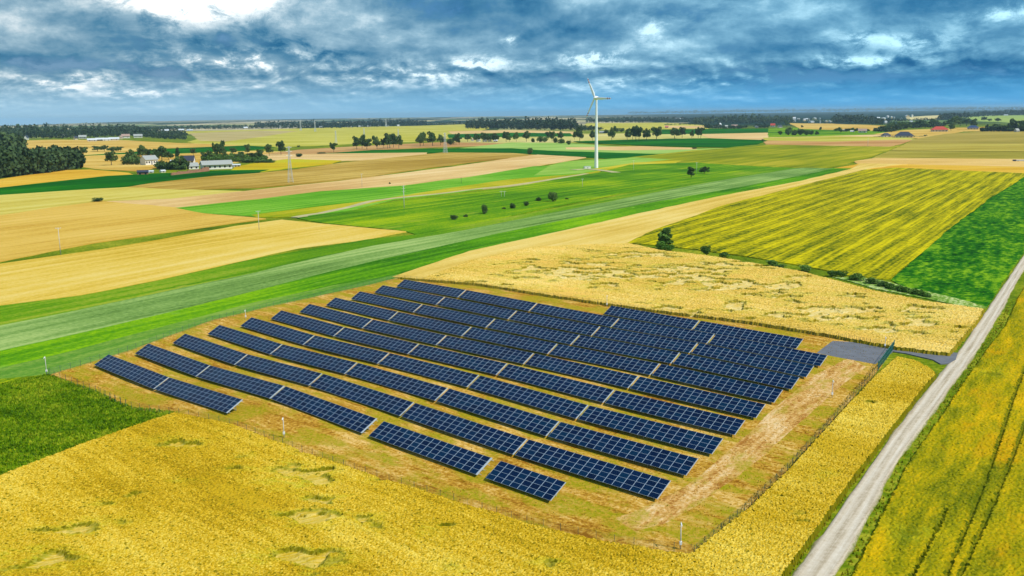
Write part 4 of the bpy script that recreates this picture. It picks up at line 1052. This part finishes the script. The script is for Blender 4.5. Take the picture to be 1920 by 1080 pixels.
# woods and hedges that read as one mass
def woodland(pxs, hpx, depth_rows, label, mat=None, name='woodland', step=3.2, n=34, cat='wood', dstep=1.0, seed=1):
    rng = np.random.default_rng(seed + 500 + int(pxs[0][0]))
    V = []
    pxs = np.array(pxs, float)
    L_ = np.r_[0, np.cumsum(np.abs(np.diff(pxs[:, 0])))]
    for rrow in range(depth_rows):
        cnt = int(L_[-1] / step) + 1
        ss_ = (np.arange(cnt) + rng.random(cnt)) * L_[-1] / cnt
        bx = np.interp(ss_, L_, pxs[:, 0]); by = np.interp(ss_, L_, pxs[:, 1]) - rrow * dstep * (.8 + .4 * rng.random(cnt))
        hh = np.interp(ss_, L_, np.broadcast_to(np.array(hpx, float), (len(pxs),)))
        g = ground_pts(np.stack([bx, by], 1)); z = terr(g[:, 0], g[:, 1])
        s_ = np.sqrt((g ** 2).sum(1) + CAM_H ** 2) / F
        h = hh * s_ * (.55 + .62 * rng.random(cnt)); rad = np.maximum(step * s_ * .9, h * .34)
        for i in range(cnt):
            d = rng.normal(size=(n, 3)); d /= np.linalg.norm(d, axis=1)[:, None]
            d = d * (.5 + .5 * rng.random(n))[:, None]
            cpt = np.array([g[i, 0], g[i, 1], z[i] + h[i] * .52]) + d * np.array([rad[i], rad[i], h[i] * .5])
            V.append(leaf_quads(cpt, min(rad[i], h[i] * .6) * .30, rng))
    V = np.concatenate(V)
    me = np_mesh(name, V, np.arange(len(V)).reshape(-1, 4))
    o = link(name, me, mat or M_wood); tag(o, label, cat, None, 'stuff'); return o
for pp, hh, lb in FARM_WOODS: woodland(pp, hh, 2, lb, step=4, n=110, dstep=2., mat=M_leaf2 if 'light' in lb or 'green' in lb else M_leaf)
woodland([(-60,346),(0,334),(40,330),(90,325),(130,319),(150,316)], [36,38,36,32,32,26], 3, 'dark wood edge at far left beside the golden strip', step=5, n=200, dstep=5.)
woodland([(-60,300),(0,296),(30,290),(44,292)], [34,32,28,22], 3, 'dark wooded hill at the left edge below the horizon', step=5, n=120, dstep=4.)
woodland([(-60,300),(0,322),(60,316),(140,308)], [26,24,20,16], 2, 'inner part of the dark left wood', step=5, n=110, dstep=4.)
woodland([(-80,266),(0,262),(50,259),(110,260),(170,258),(240,254),(300,260),(350,262)], [16,17,16,14,13,12,9,6], 4, 'long dark wood behind the far left village', step=5, n=60, dstep=3.)
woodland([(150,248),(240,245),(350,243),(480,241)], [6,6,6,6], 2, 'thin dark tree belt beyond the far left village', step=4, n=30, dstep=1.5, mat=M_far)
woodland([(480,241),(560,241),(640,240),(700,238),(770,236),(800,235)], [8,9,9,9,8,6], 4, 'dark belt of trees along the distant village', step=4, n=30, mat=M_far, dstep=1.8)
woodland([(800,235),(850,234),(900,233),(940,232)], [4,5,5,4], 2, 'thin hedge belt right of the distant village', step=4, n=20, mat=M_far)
woodland([(875,241),(930,242),(980,243),(1040,244),(1080,244)], [10,14,16,17,14], 4, 'large dark wood left of the turbine blades', step=5, n=70, dstep=2.2)
woodland([(1080,246),(1130,243)], [12,5], 2, 'thinning right end of the large dark wood', step=5, n=50)
woodland([(1100,230),(1180,230),(1260,229),(1330,230)], [7,9,7,6], 3, 'far dark belt right of the turbine hub', step=4, n=30, mat=M_far, dstep=1.5)
woodland([(1300,233),(1360,232),(1420,232),(1460,232),(1490,230)], [8,12,13,11,9], 3, 'dark forest block above the white barns', step=4.5, n=40, dstep=2.2)
woodland([(1245,235),(1290,234),(1320,235)], [3,3,3], 1, 'low dark hedge by the pink barn roof', step=3.5, n=30)
woodland([(1320,241),(1340,241),(1360,242),(1390,241),(1400,240)], [8,8,5,6,5], 2, 'trees wrapping the small white farm right of the turbine', step=4, n=40)
woodland([(1415,240),(1440,240)], [7,7], 2, 'dark trees left of the small red roof', step=4, n=40)
woodland([(1560,231),(1600,232),(1650,234),(1655,234)], [13,14,11,9], 3, 'dark forest block between the two white villages', step=4.5, n=40, dstep=2.)
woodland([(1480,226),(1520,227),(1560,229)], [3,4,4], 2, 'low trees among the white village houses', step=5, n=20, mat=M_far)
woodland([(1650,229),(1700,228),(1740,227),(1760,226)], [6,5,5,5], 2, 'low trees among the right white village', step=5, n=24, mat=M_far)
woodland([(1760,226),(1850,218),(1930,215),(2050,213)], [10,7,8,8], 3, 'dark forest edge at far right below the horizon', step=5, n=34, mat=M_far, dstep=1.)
woodland([(1640,247),(1670,248),(1700,241),(1740,239),(1765,240)], [6,9,10,10,7], 3, 'dark tree belt left of the red roof', step=4.5, n=50)
woodland([(1838,247),(1870,247),(1900,247),(1940,247),(2000,247)], [8,9,8,9,9], 3, 'rounded dark hedge at the right edge', step=5, n=70)
woodland([(1638,257),(1665,257),(1680,257)], [2,2.5,2.5], 1, 'low dark hedge beside the small dark roof', step=3.5, n=40)
woodland([(1710,257),(1725,257),(1738,256)], [2.5,3,3], 1, 'low dark hedge right of the dark-roofed house', step=3.5, n=40)
woodland([(1660,541),(1690,548),(1720,554),(1745,560)], [9,9,9,6], 2, 'low dark hedge at the end of the pale wheat', step=6, n=160, dstep=2., mat=M_leaf2, name='hedge', cat='hedge')
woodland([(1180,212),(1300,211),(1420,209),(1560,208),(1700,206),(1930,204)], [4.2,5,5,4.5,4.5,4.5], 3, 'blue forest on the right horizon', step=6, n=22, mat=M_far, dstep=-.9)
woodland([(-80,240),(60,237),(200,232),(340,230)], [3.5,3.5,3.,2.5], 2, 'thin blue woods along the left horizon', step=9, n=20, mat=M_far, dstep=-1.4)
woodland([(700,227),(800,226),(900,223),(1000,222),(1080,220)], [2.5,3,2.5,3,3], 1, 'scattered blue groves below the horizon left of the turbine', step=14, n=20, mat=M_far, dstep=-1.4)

# ------------------------------------------------------------------ buildings
def house(bx, by, wpx, hpx, label, wall=None, roof=None, rz=0., depth=.6, nwin=2, roof_f=.5, name='house', cat='house', hip=False, chimney=False, door=True, group=None):
    wall = wall or M_wall_w; roof = roof or M_roof_g
    x, y, z = at(bx, by); s = mpp(x, y); wd = wpx * s; h = hpx * s; dp = wd * depth
    face = math.atan2(-x, y)                            # front side towards the open fields
    r = empty(name, (x, y, z), face + rz, label, cat, group)
    hw = h * (1 - roof_f); a, b2 = wd / 2, dp / 2
    mb_ = MB()
    vs = [(-a, -b2, -.5), (a, -b2, -.5), (a, b2, -.5), (-a, b2, -.5), (-a, -b2, hw), (a, -b2, hw), (a, b2, hw), (-a, b2, hw)]
    fs = [(0, 1, 5, 4), (2, 3, 7, 6)]
    if hip: fs += [(1, 2, 6, 5), (3, 0, 4, 7)]
    else:
        vs += [(a, 0, h * .97), (-a, 0, h * .97)]; fs += [(1, 2, 6, 8, 5), (3, 0, 4, 9, 7)]
    mb_.add(vs, fs); mb_.build('wall', wall, r)
    e = .06 * wd + .3; rm = MB()
    if hip:
        ridge = a * .45
        rm.add([(-a - e, -b2 - e, hw), (a + e, -b2 - e, hw), (a + e, b2 + e, hw), (-a - e, b2 + e, hw), (-ridge, 0, h), (ridge, 0, h)],
               [(0, 1, 5, 4), (2, 3, 4, 5), (1, 2, 5), (3, 0, 4), (3, 2, 1, 0)])
    else:
        dzz = .12 * (h - hw); rz_ = h
        for sgn in (-1, 1):
            y0, y1 = sgn * (b2 + e), 0
            z0, z1 = hw - dzz, rz_
            rm.add([(-a - e * .4, y0, z0), (a + e * .4, y0, z0), (a + e * .4, y1, z1), (-a - e * .4, y1, z1), (-a - e * .4, y0, z0 + .25), (a + e * .4, y0, z0 + .25), (a + e * .4, y1, z1 + .25), (-a - e * .4, y1, z1 + .25)],
                   [(0, 1, 2, 3), (4, 5, 6, 7), (0, 1, 5, 4), (1, 2, 6, 5), (3, 0, 4, 7)])
    rf = rm.build('roof', roof, r)
    if chimney: MB().box(a * .3, a * .3 + .9, -.4, .5, h * .8, h + 1.).build('chimney', M_brick, rf)
    for i in range(nwin):
        cx = -a + wd * (i + .5) / nwin; ww = min(.9, wd / nwin * .28); zc = hw * .5; hh = min(1.1, hw * .28)
        if door and i == nwin // 2 and nwin > 2:
            MB().box(cx - ww * .7, cx + ww * .7, -b2 - .05, -b2 - .003, 0.0, hw * .75).build('door', M_roof_d, r); continue
        MB().box(cx - ww, cx + ww, -b2 - .04, -b2 - .003, zc - hh, zc + hh).build('window', M_glass, r)
    return r
house(280, 309, 23, 16, 'white two-storey farmhouse with grey roof in the left farmyard', M_wall_w, M_roof_g, .5, .8, 5, .4, chimney=True)
house(355, 306, 18, 13, 'dark-roofed farm building behind the big dark tree', M_wall_w, M_roof_d, -.2, .7, 3, .6)
house(406, 317, 52, 15, 'long white barn with five dark doorways', M_wall_w, M_roof_g, .25, .28, 6, .42, name='barn', cat='barn', door=False)
house(362, 317, 17, 11, 'small grey wing attached left of the long white barn', M_wall_w, M_roof_g, .25, .8, 2, .5, name='barn', cat='barn')
house(442, 313, 16, 5, 'low white shed right of the long barn', M_wall_w, M_roof_w, 0, .5, 3, .3, name='shed', cat='shed')
house(268, 328, 18, 8, 'dark red brick shed left of the ruined wall', M_brick, M_roof_d, 0, .6, 2, .35, name='shed', cat='shed')
house(283, 324, 9, 4, 'tiny white shed right of the red brick shed', M_wall_w, M_roof_w, 0, .6, 1, .4, name='shed', cat='shed')
house(305, 323, 9, 4, 'tiny pale shed under the farm shrubs', M_wall_w, M_roof_w, .6, .6, 1, .4, name='shed', cat='shed')
house(324, 304, 8, 4, 'small pale shed behind the farm shrubs', M_wall_w, M_roof_w, 0, .6, 1, .4, name='shed', cat='shed')
# ruined brick wall
q0, q1 = ground_pts([(321, 330), (392, 322)])
L_ = float(np.linalg.norm(q1 - q0)); r_ang = math.atan2(q1[1] - q0[1], q1[0] - q0[0]); s = mpp(*q0)
mb = MB(); n = 36; rw = random.Random(4)
hts = [(5. + rw.random() * 1.8 + (2.5 if i > 28 else 0)) * s for i in range(n)]
for i in range(n): mb.box(L_ * i / n, L_ * (i + 1) / n - .002, -.6, .6, -.5, hts[i])
o = mb.build('brick_wall', M_brick); o.location = (float(q0[0]), float(q0[1]), T1(*q0)); o.rotation_euler = (0, 0, r_ang)
tag(o, 'long pale red brick wall with ragged top below the farmyard', 'wall')
far_l = [
 (50,262,8,7,'white gabled house standing left in the far left village', M_wall_w, M_roof_d, 1.2),
 (29,252,9,3,'red-roofed house in the woods at far left', M_wall_w, M_roof_r, 0),
 (119,257,7,5,'small cream house in the dark wood of the far left village', M_wall_y, M_roof_g, 0),
 (142,262,7,6,'cream gabled house left of the long sheds of the far village', M_wall_y, M_roof_d, .8),
 (155,260,12,6,'grey sheet-roofed barn of the far left village', M_wall_g, M_roof_g, 0),
 (173,265,15,5,'bluish white shed at the left end of the far village sheds', M_wall_w, M_roof_w, 0),
 (187,264,13,5,'dark-fronted shed in the far village', M_roof_d, M_roof_w, 0),
 (200,264,12,5,'pale pinkish shed in the middle of the far village', M_wall_w, M_roof_w, 0),
 (214,263,16,5,'long white shed right in the far village', M_wall_w, M_roof_w, 0),
 (226,261,8,6,'cream gabled house at the right end of the far village sheds', M_wall_y, M_roof_p, 1.2),
 (236,259,13,7,'pink-roofed barn behind the far village', M_wall_w, M_roof_p, 0),
 (259,258,14,6,'grey-roofed farmhouse right of the pink-roofed barn', M_wall_w, M_roof_g, 0),
 (282,252,11,3,'pale low barn in the trees right of the far village', M_wall_w, M_roof_w, 0),
 (297,250,6,3,'tiny cream cottage right of the low barn', M_wall_y, M_roof_g, 0),
 (310,247,12,4,'cream building among the far trees at left', M_wall_y, M_roof_w, 0),
 (340,246,9,4,'cream block on the ridge at left', M_wall_y, M_roof_w, 0),
 (356,246,10,3,'pale low house right of the cream ridge block', M_wall_y, M_roof_w, 0),
 (461,242,7,4,'cream house at the right end of the far ridge', M_wall_y, M_roof_w, 0),
 (525,240,5,4,'white gabled house at the left end of the distant village', M_wall_w, M_roof_g, 1.),
 (541,239,5,4,'second small white house of the distant village', M_wall_w, M_roof_g, 0),
 (602,240,6,3,'white cottage left of the long white barn of the distant village', M_wall_w, M_roof_w, 0),
 (656,239,9,3,'cream barn in the distant village', M_wall_y, M_roof_w, 0),
 (676,238,8,2.5,'long white barn left of the village pylon', M_wall_w, M_roof_w, 0),
 (692,238,6,2.5,'white cottage right of the long white barn', M_wall_w, M_roof_w, 0),
 (711,237,6,2.5,'grey white cottage left of the village pylon', M_wall_w, M_roof_g, 0),
 (730,237,7,2.5,'white cottage right of the village pylon', M_wall_w, M_roof_w, 0),
 (747,237,4,3,'tiny bright white house at the right end of the distant village', M_wall_w, M_roof_w, 0),
 (886,265,6,5,'leftmost white cottage in the tree row', M_wall_w, M_roof_p, 1.2),
 (897,266,9,6,'white gabled cottage, second in the tree row', M_wall_w, M_roof_g, 1.2),
 (909,266,8,6,'third white cottage in the tree row', M_wall_w, M_roof_g, 1.),
 (918,266,6,6,'fourth white cottage in the tree row', M_wall_w, M_roof_g, 1.2),
 (929,266,8,4,'rightmost low white cottage in the tree row', M_wall_w, M_roof_w, 0),
 (1130,250,12,4,'grey farm buildings right of the turbine mast', M_wall_g, M_roof_g, 0),
 (1269,224,5,2.5,'left one of two tiny white houses in the blue forest', M_wall_w, M_roof_w, 0),
 (1277,224,6,2.5,'right one of two tiny white houses in the blue forest', M_wall_w, M_roof_w, 0),
 (1250,240,6,4,'small pink-roofed barn on the stubble right of the turbine', M_roof_p, simple('pink_roof', (.6, .16, .16), .6), 0),
 (1343,240,11,4,'grey-roofed white barn, leftmost of the farm right of the turbine', M_wall_w, M_roof_g, .3),
 (1350,239,7,8,'tall cream farmhouse right of the turbine', M_wall_y, M_roof_w, 1.2),
 (1361,240,10,5,'white farmhouse in the middle of the farm right of the turbine', M_wall_w, M_roof_g, 1.),
 (1377,240,11,6,'pinkish-roofed barn at the right of that farm', M_wall_w, M_roof_p, 0),
 (1419,240,6,4,'small pale house left of the small red roof', M_wall_w, M_roof_w, 0),
 (1449,238,8,6,'small red-roofed barn right of centre', M_wall_w, M_roof_r, 0),
 (1462,239,8,4,'small white house right of the small red-roofed barn', M_wall_w, M_roof_d, .8),
 (1584,247,9,4,'pale grey house half hidden by bushes', M_wall_g, M_roof_g, 0),
 (1598,248,7,3,'small white cottage left of the grey farmhouse', M_wall_w, M_roof_w, 0),
 (1617,249,14,7,'grey white farmhouse with hipped roof among bushes', M_wall_w, M_roof_p, 0),
 (1708,232,5,5,'tiny cream house left of the red-roofed house', M_wall_y, M_roof_w, 0),
 (1906,248,8,6,'grey gabled house in the right hedge', M_wall_g, M_roof_g, 1.),
 (1905,240,8,3,'small pale house at the right edge', M_wall_w, M_roof_w, 0),
 (1832,217,5,2,'tiny white house, left on the far right ridge', M_wall_w, M_roof_w, 0),
 (1845,217,8,2,'white barn in the middle of the far right ridge', M_wall_w, M_roof_w, 0),
 (1860,217,12,2.5,'long white barn on the far right ridge', M_wall_w, M_roof_w, 0),
 (1886,217,6,2,'tiny white house, right on the far right ridge', M_wall_w, M_roof_w, 0)]
for (bx, by, wp, hp, lab, wm, rm_, rz) in far_l: house(bx, by, wp, hp, lab, wm, rm_, rz, .55, 2)
vill = [(1481,228,5,4),(1489,228,5,8),(1497,225,5,3),(1508,227,5,4),(1513,226,8,4),(1521,230,10,3),(1527,225,8,4),(1537,224,4,3),(1538,231,4,6),(1550,229,8,3),(1557,229,6,3)]
for i, (bx, by, wp, hp) in enumerate(vill): house(bx, by, wp, hp, 'pale building, %s from the left in the left white village' % ordn[i], M_wall_w if i % 3 else M_wall_y, M_roof_w, .2 * i, .6, 2, .3, group='pale buildings of the left white village')
vill = [(1627,224,6,3),(1637,224,6,3),(1646,225,6,5),(1656,225,7,4),(1664,220,5,3),(1671,222,4,4),(1676,222,4,3),(1701,221,9,5),(1710,220,4,5),(1660,231,5,4),(1690,224,5,3)]
vill.sort()
for i, (bx, by, wp, hp) in enumerate(vill): house(bx, by, wp, hp, 'pale building, %s from the left in the right white village' % ordn[i], M_wall_w if i % 3 else M_wall_y, M_roof_w, .2 * i, .6, 2, .3, group='pale buildings of the right white village')
house(1761, 247, 25, 9, 'white bungalow with bright red roof at right', M_wall_w, M_roof_r, .15, .5, 5, .6, hip=True, chimney=True)
house(1695, 258, 28, 10, 'white bungalow with large dark hipped roof', M_wall_w, M_roof_d, 0, .7, 5, .68, hip=True)
house(1661, 257, 13, 7, 'small dark-roofed garage left of the dark hipped bungalow', M_wall_w, M_roof_d, .5, .7, 2, .6, hip=True, name='garage', cat='garage')
house(1824, 243, 17, 7, 'blue-roofed white bungalow right of the red roof', M_wall_w, simple('blue_roof', (.03, .06, .16), .5), 0, .6, 4, .55, hip=True)
# trailer at the right edge
x, y, z = at(1914, 303)
r = empty('trailer', (x, y, z), -.1, 'grey covered trailer parked on the pink stubble at the right edge', 'trailer')
MB().box(-5, 6, -1.2, 1.2, .8, 2.0).build('cargo_body', M_steel, r)
MB().box(-8, -5.1, -1.1, 1.1, .7, 2.2).build('cab', M_roof_d, r)
for px_ in (-6.5, -3, 3, 5): 
    for sy in (-1.1, 1.1): MB().bar((px_, sy - .15, .45), (px_, sy + .15, .45), .5, .5, 12).build('wheel', M_post, r)

# ------------------------------------------------------------------ haze: the air itself
m = bpy.data.materials.new('haze'); m.use_nodes = True; t = NT(m.node_tree)
pv = t.n('ShaderNodeVolumePrincipled', {'Color': (.60, .84, 1., 1), 'Density': 3.8e-5, 'Anisotropy': .2})
t.n('ShaderNodeOutputMaterial', {'Volume': pv.outputs[0]})
o = MB().box(-34000, 34000, -700, 27500, -9, 112).build('haze', m)
tag(o, kind='stuff')
